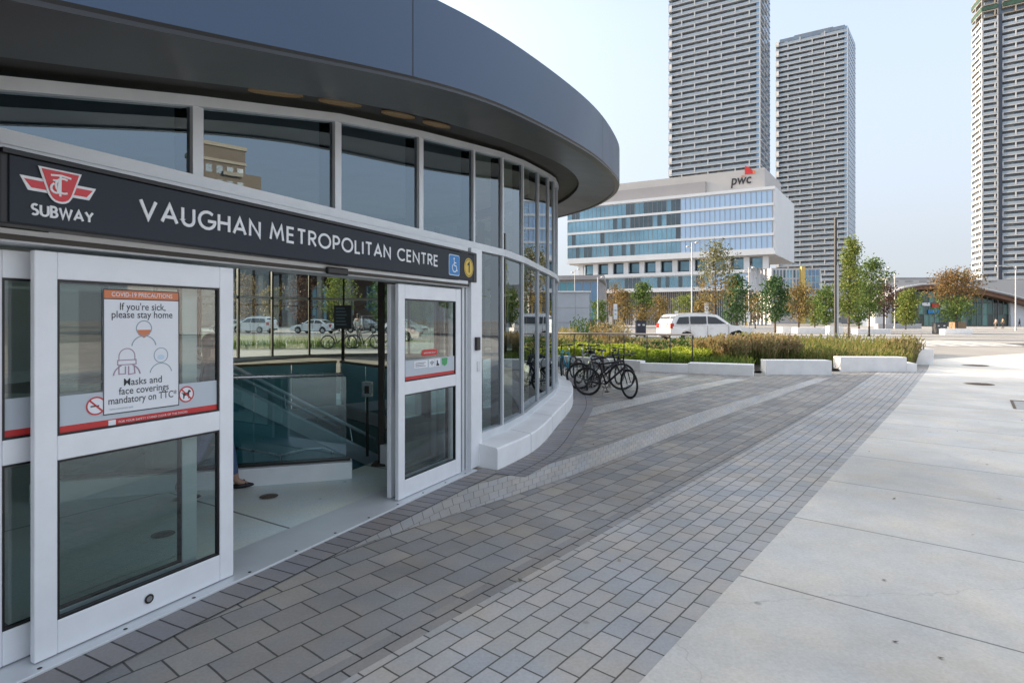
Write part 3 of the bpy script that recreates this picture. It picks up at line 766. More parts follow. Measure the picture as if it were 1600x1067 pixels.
def door_leaf(s0, o, flip=False, stick=None):
    P = lambda s, z, dd: V3(DP(s0 + s, o + dd), z)
    mb = MB(); F = lambda a, b, c, d, t=.022: mb.obox(A + D * s0 + NO * o, D, NO, a, -t, b, c, t, d)
    F(0, .028, .105, 2.165); F(LEN - .105, .028, LEN, 2.165)
    for za, zb in ((.028, .205), (1.055, 1.185), (2.02, 2.165)): F(.105, za, LEN - .105, zb, .0205)
    d = wobj('door', mb, M['doorwhite'], st, bevel=.006)
    off = st.location
    def sub(name, m_, mt, **k):
        m_.v = [(p[0] - off[0], p[1] - off[1], p[2] - off[2]) for p in m_.v]
        return obj(name, m_, mt, d, **k)
    for za, zb in ((.205, 1.055), (1.185, 2.02)):
        g = MB(); g.quad(P(.105, za, 0), P(LEN - .105, za, 0), P(LEN - .105, zb, 0), P(.105, zb, 0)); sub('door_glass', g, M['doorglass'])
        g = MB()
        for a, b, c, e_ in ((.105, za, LEN - .105, za + .012), (.105, zb - .012, LEN - .105, zb), (.105, za + .012, .117, zb - .012), (LEN - .117, za + .012, LEN - .105, zb - .012)):
            g.obox(A + D * s0 + NO * o, D, NO, a, -.015, b, c, .015, e_)
        sub('glazing_bead', g, M['black'])
    g = MB(); g.quad(P(.117, 1.232, .004), P(LEN - .117, 1.232, .004), P(LEN - .117, 1.395, .004), P(.117, 1.395, .004)); sub('frosted_band', g, M['frost'])
    g = MB(); g.quad(P(.117, 1.19, .0045), P(LEN - .117, 1.19, .0045), P(LEN - .117, 1.232, .0045), P(.117, 1.232, .0045)); sub('red_stripe', g, M['red'])
    return d, sub, P
ex, ez, en = V3(D, 0), Vector((0, 0, 1)), V3(NO, 0)
# fixed leaf further left, sliding leaf in front of its sidelight, and the right pair
d0, sub0, P0 = door_leaf(dsu(9) - .105 - 1.19, -.055)
d1, sub1, P1 = door_leaf(0.0, .062)
d1b, sub1b, P1b = door_leaf(dsu(9) - .105, -.055)
s2 = dsu(612)
d2, sub2, P2 = door_leaf(s2, .062)
d2b, sub2b, P2b = door_leaf(s2 + .02, -.055)
d2['label'] = 'right hand door leaf with small stickers on its glass'
# lock on the bottom rail, screws and stickers of the front leaf
g = MB(); c = P1(.585, .115, .0225); disc(g, c, .024, ex, ez, en, .004, 20); disc(g, c, .024, ex, ez, en, 0.0035, 20, .028); sub1('lock', g, M['darksteel'])
g = MB(); disc(g, c, .017, ex, ez, en, .006, 16); sub1('lock_barrel', g, M['steel'])
def sign_circle(sub, c, r, figure):
    g = MB(); disc(g, c, r, ex, ez, en, .0015, 28); sub('sticker', g, M['paper'])
    g = MB(); disc(g, c, r, ex, ez, en, .0025, 32, r * .84)
    strokes_to(g, [[(-r * .62, r * .62), (r * .62, -r * .62)]], r * .17, c, ex, ez, en, .0035); sub('red_ring', g, M['red'])
    g = MB()
    if figure == 'dog':
        poly2(g, [(a * r, b * r) for a, b in ((-.55, .12), (-.35, .2), (.15, .2), (.25, .5), (.42, .5), (.6, .32), (.55, .22), (.38, .2), (.36, -.1), (.36, -.55), (.24, -.55), (.2, -.15), (-.2, -.15), (-.3, -.55), (-.42, -.55), (-.42, -.05), (-.6, .3), (-.66, .28))], c, ex, ez, en, .002)
    else:
        poly2(g, [(a * r, b * r) for a, b in ((-.55, -.1), (.3, -.1), (.3, .05), (-.55, .05))], c, ex, ez, en, .002)
    sub('pictogram', g, M['ink'])
sc_ = dsu(278); sign_circle(sub1, P1(.835, 1.325, .004), .052, 'dog')
sign_circle(sub1, P1(.30, 1.32, .004), .052, 'smoke')
g = MB(); poly2(g, [(-.02, -.016), (.02, -.016), (.02, .016), (-.02, .016)], P1(.385, 1.211, .0045), ex, ez, en, .001); sub1('sticker', g, M['paper'])
g = MB(); font_text(g, 'FOR YOUR SAFETY STAND CLEAR OF THE DOORS', .018, P1(.42, 1.205, .0045), ex, ez, en, width=.42); sub1('stripe_text', g, M['letter'])
# right leaf stickers
def rect(g, s, z, w, h, P, l=.005): poly2(g, [(0, 0), (w, 0), (w, h), (0, h)], P(s, z, l), ex, ez, en, .001)
g = MB(); rect(g, .28, 1.305, .24, .075, P2); rect(g, .545, 1.30, .105, .085, P2); rect(g, .66, 1.30, .10, .085, P2); sub2('sticker', g, M['paper'])
g = MB()
for k in range(3): rect(g, .30, 1.322 + .017 * k, .18 - .03 * (k % 2), .005, P2, .007)
c = P2(.60, 1.315, .007)
for r_ in (.014, .030, .046): strokes_to(g, [arc(0, 0, r_, r_, 40, 140, 8)], .007, c, ex, ez, en, .001)
poly2(g, [(0, 0), (.06, 0), (.06, .012), (.035, .03), (.03, .06), (.012, .06), (.012, .03)], P2(.68, 1.308, .007), ex, ez, en, .001); sub2('pictogram', g, M['ink'])
g = MB(); poly2(g, [(0, .02), (.05, 0), (.10, .02), (.11, .09), (-.01, .09)], P2(.80, 1.295, .005), ex, ez, en, .001); sub2('sticker', g, M['green'])
g = MB(); poly2(g, [(p[0] * .15, p[1] * .034) for p in arc(.7, 0, .3, 1, -90, 90, 8) + arc(-.7, 0, .3, 1, 90, 270, 8)], P2(.56, 1.46, .003), ex, ez, en, .001); sub2('sticker', g, M['red'])
g = MB(); font_text(g, 'automatic door', .03, P2(.45, 1.45, .0055), ex, ez, en, width=.22); sub2('pictogram', g, M['letter'])
# sensor under the sign, card reader, vent slot
mb = MB(); s = dsu(508); mb.obox(A + D * s, D, NO, -.12, .118, 2.185, .12, .155, 2.245); wobj('door_sensor', mb, M['black'], st, bevel=.012)
mb = MB(); mb.obox(A + D * 4.53, D, NO, -.055, .10, 1.44, .035, .135, 1.60); wobj('card_reader', mb, M['black'], st, bevel=.008)
mb = MB(); mb.obox(A + D * 4.56, D, NO, -.03, .10, 1.18, .03, .112, 1.30); wobj('wall_plate', mb, M['alu'], st, bevel=.003)
mb = MB(); mb.obox(A + D * -.12, D, NO, -.05, .125, 2.255, .16, .135, 2.28); wobj('vent_slot', mb, M['black'], st)

# ------------------------------------------------------------------ the station sign
yl, yr = FL * .47 / 156, FL * .47 / 61
sa, sb = Vector((X(10, yl), yl)), Vector((X(741, yr), yr))
sx = (sb - sa).normalized(); sn = Vector((sx.y, -sx.x)); SL = (sb - sa).length
sg = thing('station_sign', 'long charcoal sign box with white lettering over the sliding doors', 'sign', (sa.x, sa.y, 2.26))
SO, SEX, SEN = V3(sa, 2.265), V3(sx, 0), V3(sn, 0)
mb = MB(); mb.obox(sa, sx, sn, -.02, -.20, 2.26, SL + .02, -.012, 2.615); wobj('housing', mb, M['black'], sg, bevel=.006)
mb = MB(); mb.obox(sa, sx, sn, 0.012, -.014, 2.268, SL - .03, 0, 2.585); wobj('face', mb, M['signface'], sg, bevel=.003)
mb = MB(); mb.obox(sa, sx, sn, -.02, -.011, 2.588, SL + .02, .012, 2.613); wobj('top_trim', mb, M['black'], sg, bevel=.003)
mb = MB(); mb.obox(sa, sx, sn, SL - .026, -.16, 2.262, SL + .06, .004, 2.612); wobj('end_cap', mb, M['black'], sg, bevel=.006)
mb = MB(); mb.obox(sa, sx, sn, -.10, -.18, 2.258, -.022, -.002, 2.66); wobj('end_cap', mb, M['black'], sg, bevel=.006)
def ssu(u):
    r = (u - 800) / FL; return (r * sa.y - sa.x) / (sx.x - r * sx.y)
def szv(u, v): s = ssu(u); y = sa.y + sx.y * s; return Z(v, y)
def word(txt, u0, u1, v_top0, v_bot0, t):
    s0, s1 = ssu(u0), ssu(u1); zb, zt = szv(u0, v_bot0), szv(u0, v_top0)
    mb = MB(); stroke_text(mb, txt, zt - zb, t, V3(sa + sx * s0, zb), SEX, ez, SEN, width=s1 - s0, depth=.006)
    return wobj('lettering', mb, M['letter'], sg)
ZB, ZH = 2.405, .125
def word2(txt, u0, u1, zb, h, t, gap=.27):
    s0, s1 = ssu(u0), ssu(u1); mb = MB()
    stroke_text(mb, txt, h, t, V3(sa + sx * s0, zb), SEX, ez, SEN, width=s1 - s0, depth=.006, gap=gap)
    return wobj('lettering', mb, M['letter'], sg)
word2('VAUGHAN', 219, 405, 2.385, .105, .0185, .30)
word2('METROPOLITAN', 422, 609, 2.385, .105, .0185, .30)
word2('CENTRE', 621, 683, 2.385, .105, .0185, .30)
word2('SUBWAY', 49, 144, 2.318, .050, .0105, .24)
# winged shield emblem
cS = ssu(93); cO = V3(sa + sx * cS, 2.462); EK = .83
def emb(name, pts, mt, lift):
    mb = MB(); poly2(mb, [(a * EK, b * EK) for a, b in pts], cO, SEX, ez, SEN, lift, .004); wobj(name, mb, M[mt], sg)
wing = [(-.205, .045), (.205, .045), (.165, -.035), (-.165, -.035)]
shield = [(-.10, .105), (.10, .105), (.055, -.035)] + [(.05 * math.cos(R(a)), -.035 + .04 * math.sin(R(a))) for a in range(-20, -161, -20)] + [(-.055, -.035)]
def grow(P, k, dy=0): return [(a * k[0], (b - dy) * k[1] + dy) for a, b in P]
emb('emblem_wing', wing, 'letter', .004)
emb('emblem_wing', grow(wing, (.90, .58), .004), 'logored', .006)
emb('emblem_shield', grow(shield, (1.17, 1.13), .02), 'letter', .010)
emb('emblem_shield', shield, 'logored', .014)
mb = MB(); strokes_to(mb, [[(a * EK, b * EK) for a, b in q] for q in [[(-.055, .075), (.0, .082), (.055, .075)], [(-.004, .08), (-.006, -.045)], arc(.012, .02, .042, .045, 60, 300, 12), [(-.045, .045), (-.01, .05), (-.02, -.03)], arc(-.03, .0, .026, .028, 110, 300, 8)]], .0095, cO, SEX, ez, SEN, .016, .001)
wobj('emblem_monogram', mb, M['letter'], sg)
# accessibility square and the line disc
cS = ssu(709.5); cO = V3(sa + sx * cS, 2.425); q = .115
mb = MB(); rr = [(q * (sx_ * .8 + .2 * math.cos(R(a))), q * (sy_ * .8 + .2 * math.sin(R(a)))) for sx_, sy_, a0 in ((1, 1, 0), (-1, 1, 90), (-1, -1, 180), (1, -1, 270)) for a in range(a0, a0 + 91, 30)]
poly2(mb, grow(rr, (1.02, 1.02)), cO, SEX, ez, SEN, .003, .003); wobj('access_symbol', mb, M['paleblue'], sg)
mb = MB(); poly2(mb, grow(rr, (.93, .93)), cO, SEX, ez, SEN, .006, .003); wobj('access_symbol', mb, M['blue'], sg)
mb = MB(); disc(mb, cO + SEX * -.012 + ez * .07, .014, SEX, ez, SEN, .008, 14)
strokes_to(mb, [[(-.010, .05), (-.006, -.005), (.035, -.008), (.05, -.06), (.066, -.056)], [(-.008, .028), (.034, .026)], arc(-.002, -.03, .048, .046, 120, 330, 14)], .0125, cO, SEX, ez, SEN, .008)
wobj('access_figure', mb, M['letter'], sg)
cS = ssu(732); cO = V3(sa + sx * cS, 2.425)
mb = MB(); disc(mb, cO, .112, SEX, ez, SEN, .004, 40); wobj('line_disc', mb, M['yellow'], sg)
mb = MB(); disc(mb, cO, .100, SEX, ez, SEN, .005, 40, .093); strokes_to(mb, [[(-.028, .03), (.008, .055), (.008, -.058)]], .022, cO, SEX, ez, SEN, .006); wobj('line_number', mb, M['ink'], sg)

# ------------------------------------------------------------------ poster on the left leaf
pa = dsu(150) ; pb = dsu(269)
po = thing('poster', 'white health notice poster with orange heading taped on the left door glass', 'poster', tuple(V3(DP(pa, .070), 1.26)))
PO = V3(DP(pa, .070), 1.26); PW, PH = pb - pa, .722
def pp(mb, pts, l, depth=0): poly2(mb, [(a * PW, b * PH) for a, b in pts], PO, ex, ez, en, l, depth)
mb = MB(); mb.obox(A + D * pa + NO * .070, D, NO, 0, -.004, 1.26, PW, 0, 1.26 + PH); wobj('sheet', mb, M['paper'], po)
mb = MB()
for a, b, c, d in ((0, 0, 1, .008), (0, .992, 1, 1), (0, .008, .012, .992), (.988, .008, 1, .992), (.012, .918, .988, .926)): pp(mb, [(a, b), (c, b), (c, d), (a, d)], .0006)
wobj('border', mb, M['ink'], po)
mb = MB(); pp(mb, [(.012, .926), (.988, .926), (.988, .992), (.012, .992)], .0005); wobj('heading_band', mb, M['orange'], po)
def ptxt(s, x, z, size, mt, w=None, off=.005):
    mb = MB(); font_text(mb, s, size, PO + ex * (x * PW) + ez * (z * PH), ex, ez, en, align='CENTER', width=w * PW if w else None, off=off, depth=.0012); wobj('lettering', mb, M[mt], po)
ptxt('COVID-19 PRECAUTIONS', .5, .943, .036, 'paper', .80)
ptxt("If you're sick,", .5, .835, .060, 'ink', .60)
ptxt('please stay home', .5, .770, .060, 'ink', .80)
ptxt('Masks and', .5, .220, .060, 'ink', .50)
ptxt('face coverings', .52, .150, .060, 'ink', .66)
ptxt('mandatory on TTC*', .51, .080, .060, 'ink', .90)
mb = MB(); font_text(mb, '*some exemptions apply', .016, PO + ex * (.07 * PW) + ez * (.035 * PH), ex, ez, en, width=.3 * PW, depth=.0012); wobj('lettering', mb, M['greyink'], po)
asp = PH / PW
def pfig(x, z, mt, strokes, t=.012):
    mb = MB(); strokes_to(mb, [[(a * PW, b * PW) for a, b in s_] for s_ in strokes], t * PW, PO + ex * (x * PW) + ez * (z * PH), ex, ez, en, .0012); wobj('drawing', mb, M[mt], po)
pfig(.51, .665, 'greyink', [arc(0, .03, .10, .10, 0, 360, 24), arc(0, -.22, .16, .15, 8, 172, 16)])
mb = MB(); poly2(mb, [(a * PW, b * PW) for a, b in [(.098, .01), (.075, -.055), (.0, -.10), (-.075, -.055), (-.098, .01)]], PO + ex * (.51 * PW) + ez * (.665 * PH), ex, ez, en, .0009); wobj('drawing', mb, M['orange'], po)
pfig(.29, .44, 'mauve', [[(-.10, -.03)] + arc(0, .03, .10, .10, 180, 0, 12) + [(.10, -.03)], [(-.115, -.02), (.115, -.02), (.115, -.08), (-.115, -.08), (-.115, -.02)], [(-.10, -.09), (-.10, -.20), (-.02, -.20), (-.02, -.10)], [(.02, -.10), (.02, -.21), (.10, -.20), (.09, -.09)], arc(-.02, -.24, .15, .16, 110, 170, 6), arc(.02, -.24, .15, .16, 70, 10, 6)])
pfig(.74, .44, 'greyink', [arc(0, .02, .095, .10, 0, 360, 24), arc(0, -.23, .15, .14, 8, 172, 16)], .010)
mb = MB(); poly2(mb, [(.05 * PW * math.cos(R(a)), .035 * PW * math.sin(R(a))) for a in range(0, 360, 24)], PO + ex * (.74 * PW) + ez * (.435 * PH), ex, ez, en, .0009); wobj('drawing', mb, M['paleblue'], po)

# ------------------------------------------------------------------ inside
# kerb and teal balustrade at the near side of the well
bal = thing('glass_balustrade', 'teal glass balustrade on a white kerb in front of the stairwell', 'balustrade', (-2.6, 6.3, .014))
k0, k1 = Vector((-4.75, 5.74)), Vector((-1.84, 6.62)); ke = (k1 - k0).normalized(); kn = Vector((ke.y, -ke.x)); KL = (k1 - k0).length
mb = MB(); mb.obox(k0, ke, kn, 0, -.06, .014, KL, .13, .21); wobj('kerb', mb, M['plinth'], bal, bevel=.01)
mb = MB(); mb.obox(k0, ke, kn, 0, -.05, .212, KL - .02, .06, .235); wobj('kerb_cap', mb, M['darksteel'], bal)
for i in range(3):
    mb = MB(); w = (KL - .1) / 3; mb.obox(k0, ke, kn, .05 + i * w, -.006, .235, .05 + (i + 1) * w - .014, .006, 1.16); wobj('pane', mb, M['balglass'], bal)
mb = MB(); mb.tube([V3(k0 + kn * .0, 1.185), V3(k1 - ke * .1, 1.185)], .022, 10); wobj('top_rail', mb, M['steel'], bal, smooth=True)
b2 = thing('glass_balustrade', 'dark green glass balustrade on the far side of the stairwell', 'balustrade', (-3.8, 10.2, .014))
for i, (a, b) in enumerate(((WELL[2], WELL[3]), (WELL[3], WELL[4]), (WELL[4], WELL[0]))):
    a, b = Vector(a), Vector(b); e = (b - a).normalized(); nn = Vector((e.y, -e.x)); L_ = (b - a).length
    mb = MB(); mb.obox(a, e, nn, -.05, .01, .014, L_ + .05, .12, .2); wobj('kerb', mb, M['plinth'], b2)
    for j in range(3):
        mb = MB(); mb.obox(a, e, nn, j * L_ / 3 + .01, .05, .2, (j + 1) * L_ / 3 - .01, .065, 1.0); wobj('pane', mb, M['teal'] if i else M['balglass'], b2)
    mb = MB(); mb.tube([V3(a + nn * .06, 1.02), V3(b + nn * .06, 1.02)], .025, 8); wobj('top_rail', mb, M['wood'], b2, smooth=True)
# staircase running down along the front
es = thing('staircase', 'stairs with solid glass sides and slim steel handrails going down into the well', 'stairs', (-3.3, 7.6, 0))
p0, p1 = Vector((-4.15, 7.25)), Vector((-2.0, 9.15)); e = (p1 - p0).normalized(); nn = Vector((e.y, -e.x)); L_ = (p1 - p0).length
def slope(s): return 1.14 + .14 - s * .60
def stringer(o, mt, name, z_up=.0, th=.05, drop=1.5, cap=None):
    mb = MB(); P = lambda s, oo, z: V3(p0 + e * s + nn * oo, z)
    s_end = L_ + 2.2
    vs = [P(-.4, o, slope(-.4)), P(s_end, o, slope(s_end)), P(s_end, o, slope(s_end) - drop), P(-.4, o, max(-3, slope(-.4) - drop))]
    vs += [v + V3(nn, 0) * th for v in vs]
    mb.add(vs, [(3, 2, 1, 0), (4, 5, 6, 7), (0, 1, 5, 4), (1, 2, 6, 5), (2, 3, 7, 6), (3, 0, 4, 7)]); wobj(name, mb, mt, es)
for o in (0, -1.25):
    stringer(o, M['stairglass'], 'side_panel', th=.015)
    mb = MB(); P = lambda s, oo, z: V3(p0 + e * s + nn * oo, z)
    mb.tube([P(-.4, o, slope(-.4) + .02), P(L_ + 2.2, o, slope(L_ + 2.2) + .02)], .03, 8); wobj('capping', mb, M['alu'], es, smooth=True)
    stringer(o + .02, M['alu'], 'stringer', th=.05, drop=.20)
    mb = MB(); mb.tube([P(-.4, o - .10, slope(-.4) + .28), P(L_ * .95, o - .10, slope(L_ * .95) + .28)], .026, 8); wobj('handrail', mb, M['doorwhite'], es, smooth=True)
    for s in (.3, 1.3, 2.3):
        mb = MB(); mb.tube([P(s, o - .10, slope(s) + .28), P(s, o - .02, slope(s) + .05)], .010, 6); wobj('bracket', mb, M['steel'], es)
for i in range(13):
    mb = MB(); s = -.3 + i * .30; z = slope(s) - 1.05 - .14
    mb.obox(p0, e, nn, s, -1.22, z - .18, s + .31, -.03, z); wobj('step', mb, M['teal'], es)
# second, lower handrail with a looped end on the near side
hr = thing('handrail', 'thin bright handrail with a looped end behind the kerb', 'handrail', (-2.9, 6.9, 0))
mb = MB(); a = Vector((-4.4, 6.35, .62)); b = Vector((-2.75, 6.85, .20)); c = Vector((-2.3, 7.0, .26)); d = Vector((-2.2, 7.05, .20))
mb.tube([a, b, b.lerp(c, .5) + Vector((0, 0, .02)), c, d, d - Vector((0, 0, .2))], .016, 8); wobj('rail', mb, M['steel'], hr, smooth=True)
mb = MB(); mb.tube([b, b - Vector((0, 0, .7))], .014, 8); wobj('post', mb, M['steel'], hr)
# dark steel column by the opening with call box
cl = thing('column', 'slim dark steel column between the stairwell and the right door leaf', 'column', (-1.62, 7.15, .014))
mb = MB(); mb.box(-.035, -.035, 0, .035, .035, 2.6); obj('shaft', mb, M['darksteel'], cl, bevel=.006)
mb = MB(); mb.box(-.10, -.10, 0, .10, .10, .03); obj('base_plate', mb, M['darksteel'], cl)
cb = thing('call_box', 'small square steel call box on a thin stand left of the dark column', 'call box', (X(574, 7.6), 7.6, .014))
mb = MB(); mb.box(-.07, -.03, .78, .07, .03, .98); obj('box', mb, M['steel'], cb, bevel=.008)
mb = MB(); mb.box(-.03, -.034, .83, .03, -.028, .93); obj('button_plate', mb, M['darksteel'], cb)
mb = MB(); mb.box(-.015, -.015, 0, .015, .015, .78); obj('stand', mb, M['darksteel'], cb)
k2 = thing('low_kerb', 'white low kerb block behind the right door leaf', 'kerb', (-.95, 7.6, .014))
mb = MB(); mb.obox(Vector((-.6, -.55)), Vector((.55, .83)), Vector((.83, -.55)), 0, -.1, 0, 2.6, .1, .26); obj('block', mb, M['plinth'], k2, bevel=.01)
mb = MB(); mb.obox(Vector((-.6, -.55)), Vector((.55, .83)), Vector((.83, -.55)), 0.05, -.01, .262, 2.55, .01, 1.2); obj('pane', mb, M['balglass'], k2)
# information board standing inside
yb = 13.; ib = thing('information_board', 'dark grey information board on a post seen through the open doors', 'notice board', (X(536, yb), yb, .014))
mb = MB(); mb.box(-.20, -.03, Z(515, yb), .20, .03, Z(478, yb)); obj('panel', mb, mat('grey_board', (.10, .10, .105), .5), ib, bevel=.01)
mb = MB(); mb.box(-.03, -.03, 0, .03, .03, Z(515, yb)); obj('post', mb, M['darksteel'], ib)
mb = MB()
for k in range(6): mb.box(-.15, -.034, Z(482 + 5 * k, yb) - .03, .05 + .02 * (k % 3), -.031, Z(482 + 5 * k, yb))
obj('lines', mb, M['greyink'], ib)
# floor drains inside
for u, v, lab in ((420, 778, 'small round floor drain cover on the station floor in the doorway'), (255, 838, 'round floor drain seen through the left door leaf')):
    g_ = G(u, v); mb = MB(); disc(mb, Vector((0, 0, 0)), .07, Vector((1, 0, 0)), Vector((0, 1, 0)), Vector((0, 0, 1)), .004, 20); disc(mb, Vector((0, 0, 0)), .09, Vector((1, 0, 0)), Vector((0, 1, 0)), Vector((0, 0, 1)), .006, 20, .07)
    tag(obj('floor_drain', mb, M['iron'], None, loc=(g_.x, g_.y, .015)), lab, 'drain')
# ------------------------------------------------------------------ bicycles
def bike(label, loc, rotz, fc, steer=0., lean=0., group='bicycles parked by the glass drum', bars='flat', seat_h=.95, guard=False):
    t = thing('bicycle', label, 'bicycle', loc, rotz, group)
    t.rotation_euler = (lean, 0, rotz)
    fm = M[fc]; r = .345
    ra, bb, sc_, ht, hb = Vector((-.53, 0, r)), Vector((-.08, 0, .30)), Vector((-.22, 0, .76)), Vector((.345, 0, .86)), Vector((.385, 0, .72))
    mb = MB()
    mb.tube([sc_, ht], .021, 8); mb.tube([bb, hb], .026, 8); mb.tube([bb, sc_ + Vector((-.01, 0, .05))], .018, 8); mb.tube([hb, ht + Vector((-.006, 0, .03))], .024, 8)
    for s in (-1, 1):
        mb.tube([bb + Vector((0, s * .03, 0)), ra + Vector((0, s * .06, 0))], .011, 6); mb.tube([sc_ + Vector((0, s * .015, -.04)), ra + Vector((0, s * .06, 0))], .010, 6)
    obj('frame', mb, fm, t, smooth=True)
    def wheel(c, rot=0., steered=False):
        w = obj('wheel', MB().torus((0, 0, 0), r - .024, .024, 1, 36, 8), M['rubber'], t, smooth=True, loc=c); w.rotation_euler = (0, 0, rot)
        obj('rim', MB().torus((0, 0, 0), r - .05, .010, 1, 36, 6), M['darksteel'], w, smooth=True)
        mb = MB()
        for k in range(18):
            a = 2 * math.pi * k / 18; mb.tube([(0, .02 * (-1) ** k, 0), ((r - .05) * math.cos(a), 0, (r - .05) * math.sin(a))], .0016, 3, False)
        mb.tube([(0, -.05, 0), (0, .05, 0)], .022, 8); obj('spokes', mb, M['steel'], w)
        return w
    wheel(ra)
    piv = Vector((.37, 0, 0)); rot = Matrix.Rotation(steer, 3, 'Z')
    S = lambda p: rot @ (Vector(p) - piv) + piv
    wheel(S((.55, 0, r)), steer)
    mb = MB()
    mb.tube([S((.372, 0, .76)), S((.39, 0, .70))], .02, 8)
    for s in (-1, 1): mb.tube([S((.39, s * .055, .71)), S((.43, s * .055, .60)), S((.55, s * .05, r))], [.018, .016, .011], 6)
    mb.tube([S((.39, -.055, .71)), S((.39, .055, .71))], .018, 6); obj('fork', mb, fm, t, smooth=True)
    mb = MB(); mb.tube([S((.34, 0, .88)), S((.325, 0, .97)), S((.39, 0, 1.0))], .016, 8)
    if bars == 'flat': mb.tube([S((.36, -.31, 1.02)), S((.39, -.1, 1.0)), S((.39, .1, 1.0)), S((.36, .31, 1.02))], .013, 8)
    else:
        for s in (-1, 1): mb.tube([S((.39, 0, 1.0)), S((.39, s * .20, 1.0)), S((.50, s * .21, .98)), S((.52, s * .21, .90)), S((.42, s * .21, .86))], .012, 8)
    for s in (-1, 1): mb.tube([S((.34, s * .20, 1.02)), S((.36, s * .32, 1.02))] if bars == 'flat' else [S((.39, s * .1, 1.0)), S((.39, s * .2, 1.0))], .019, 8)
    for s in (-1, 1): mb.tube([S((.42, s * .18, .99)), S((.46, s * .27, .97))], .007, 5)
    obj('handlebar', mb, M['black'], t, smooth=True)
    mb = MB(); mb.tube([sc_, Vector((-.255, 0, seat_h - .03))], .014, 8); obj('seat_post', mb, M['steel'], t, smooth=True)
    mb = MB()
    for k, (x, w, z) in enumerate(((-.40, .02, 0.), (-.38, .075, .01), (-.32, .075, .012), (-.24, .045, .0), (-.16, .02, -.005), (-.12, .008, -.012))):
        pass
    prof = [(-.40, .03, .0), (-.385, .075, .012), (-.32, .078, .012), (-.24, .045, .0), (-.16, .022, -.004), (-.115, .012, -.012)]
    mb.grid([[(x, -w, seat_h - .02 + z), (x, -w * .8, seat_h + .012 + z), (x, 0, seat_h + .02 + z), (x, w * .8, seat_h + .012 + z), (x, w, seat_h - .02 + z), (x, 0, seat_h - .03 + z), (x, -w, seat_h - .02 + z)] for x, w, z in prof])
    obj('saddle', mb, M['black'], t, smooth=True)
    mb = MB(); mb.torus((bb.x, -.05, bb.z), .085, .008, 1, 20, 5); mb.tube([(bb.x, -.06, bb.z), (bb.x, .06, bb.z)], .02, 8)
    mb.tube([(bb.x, -.07, bb.z), (bb.x + .06, -.075, bb.z - .16)], .010, 6); mb.tube([(bb.x, .07, bb.z), (bb.x - .06, .075, bb.z + .16)], .010, 6)
    for p in ((bb.x + .06, -.12, bb.z - .16), (bb.x - .06, .12, bb.z + .16)): mb.box(p[0] - .045, p[1] - .045, p[2] - .012, p[0] + .045, p[1] + .045, p[2] + .012)
    mb.torus((ra.x, -.05, ra.z), .04, .012, 1, 14, 5)
    mb.tube([(bb.x, -.05, bb.z + .085), (ra.x, -.05, ra.z + .045)], .006, 4); mb.tube([(bb.x, -.05, bb.z - .085), (ra.x, -.05, ra.z - .045)], .006, 4)
    obj('crank', mb, M['black'], t)
    mb = MB(); mb.tube([(bb.x - .05, .06, bb.z - .02), (bb.x - .12, .16, .02)], .009, 6); obj('kickstand', mb, M['steel'], t)
    return t
M['bikeblack'] = mat('black_bike_paint', (.015, .014, .022), .3, .2, .05)
M['bikegrey'] = mat('grey_bike_paint', (.32, .33, .35), .35, .3, .05)
M['bikeblue'] = mat('light_blue_bike_paint', (.05, .30, .45), .35, .2, .05)
def place_bike(ur, vr, uf, vf, *a, **k):
    p, q = G(ur, vr), G(uf, vf); d = (q - p); c = p + d.normalized() * .53
    return bike(a[0], (c.x, c.y, gz(c.y)), math.atan2(d.y, d.x), *a[1:], **k)
place_bike(918, 617.5, 990, 622, 'black bicycle nearest the camera with its front wheel turned towards the walkway', 'bikeblack', steer=-.75, lean=.05)
place_bike(905, 608, 968, 609.5, 'black bicycle just behind the nearest one with its wheel pointing right', 'bikeblack', steer=.1, lean=-.06)
place_bike(918, 610, 930, 596, 'grey bicycle seen end on between the black bicycles', 'bikegrey', steer=.2, lean=.08, bars='drop', seat_h=.98)
place_bike(897, 590, 872, 598, 'light blue bicycle leaning at the edge of the glass drum', 'bikeblue', steer=.3, lean=.05, seat_h=1.0)
place_bike(905, 600, 935, 592, 'grey bicycle deepest in the tangle, its saddle rising over the others', 'bikegrey', steer=-.3, lean=-.05, seat_h=1.05)
place_bike(925, 606, 978, 600, 'black bicycle standing across the middle of the tangle', 'bikeblack', steer=.35, lean=.10, seat_h=.98, bars='drop')
rk = thing('bike_rack', 'low steel hoop bike rack the parked bicycles lean on', 'bike rack', (X(920, 15.2), 15.2, gz(15.2)))
mb = MB(); mb.tube([(0, 0, 0), (0, 0, .62)] + [(.28 - .28 * math.cos(R(a)), .02 * a / 180, .62 + .18 * math.sin(R(a))) for a in range(15, 180, 15)] + [(.56, .02, .62), (.56, .02, 0)], .022, 8); obj('hoop', mb, M['steel'], rk, smooth=True)
for k, (x, y, a) in enumerate(((-8.6, 28.6, .3), (-7.4, 29.0, .2), (-6.3, 28.9, .5))):
    bike(['dark bicycle at the left of the row behind the far glass', 'dark bicycle in the middle of the row behind the far glass', 'dark bicycle at the right of the row behind the far glass'][k], (x, y, gz(y)), a, 'bikeblack', steer=.3 * (k - 1), group='bicycles behind the far glass')

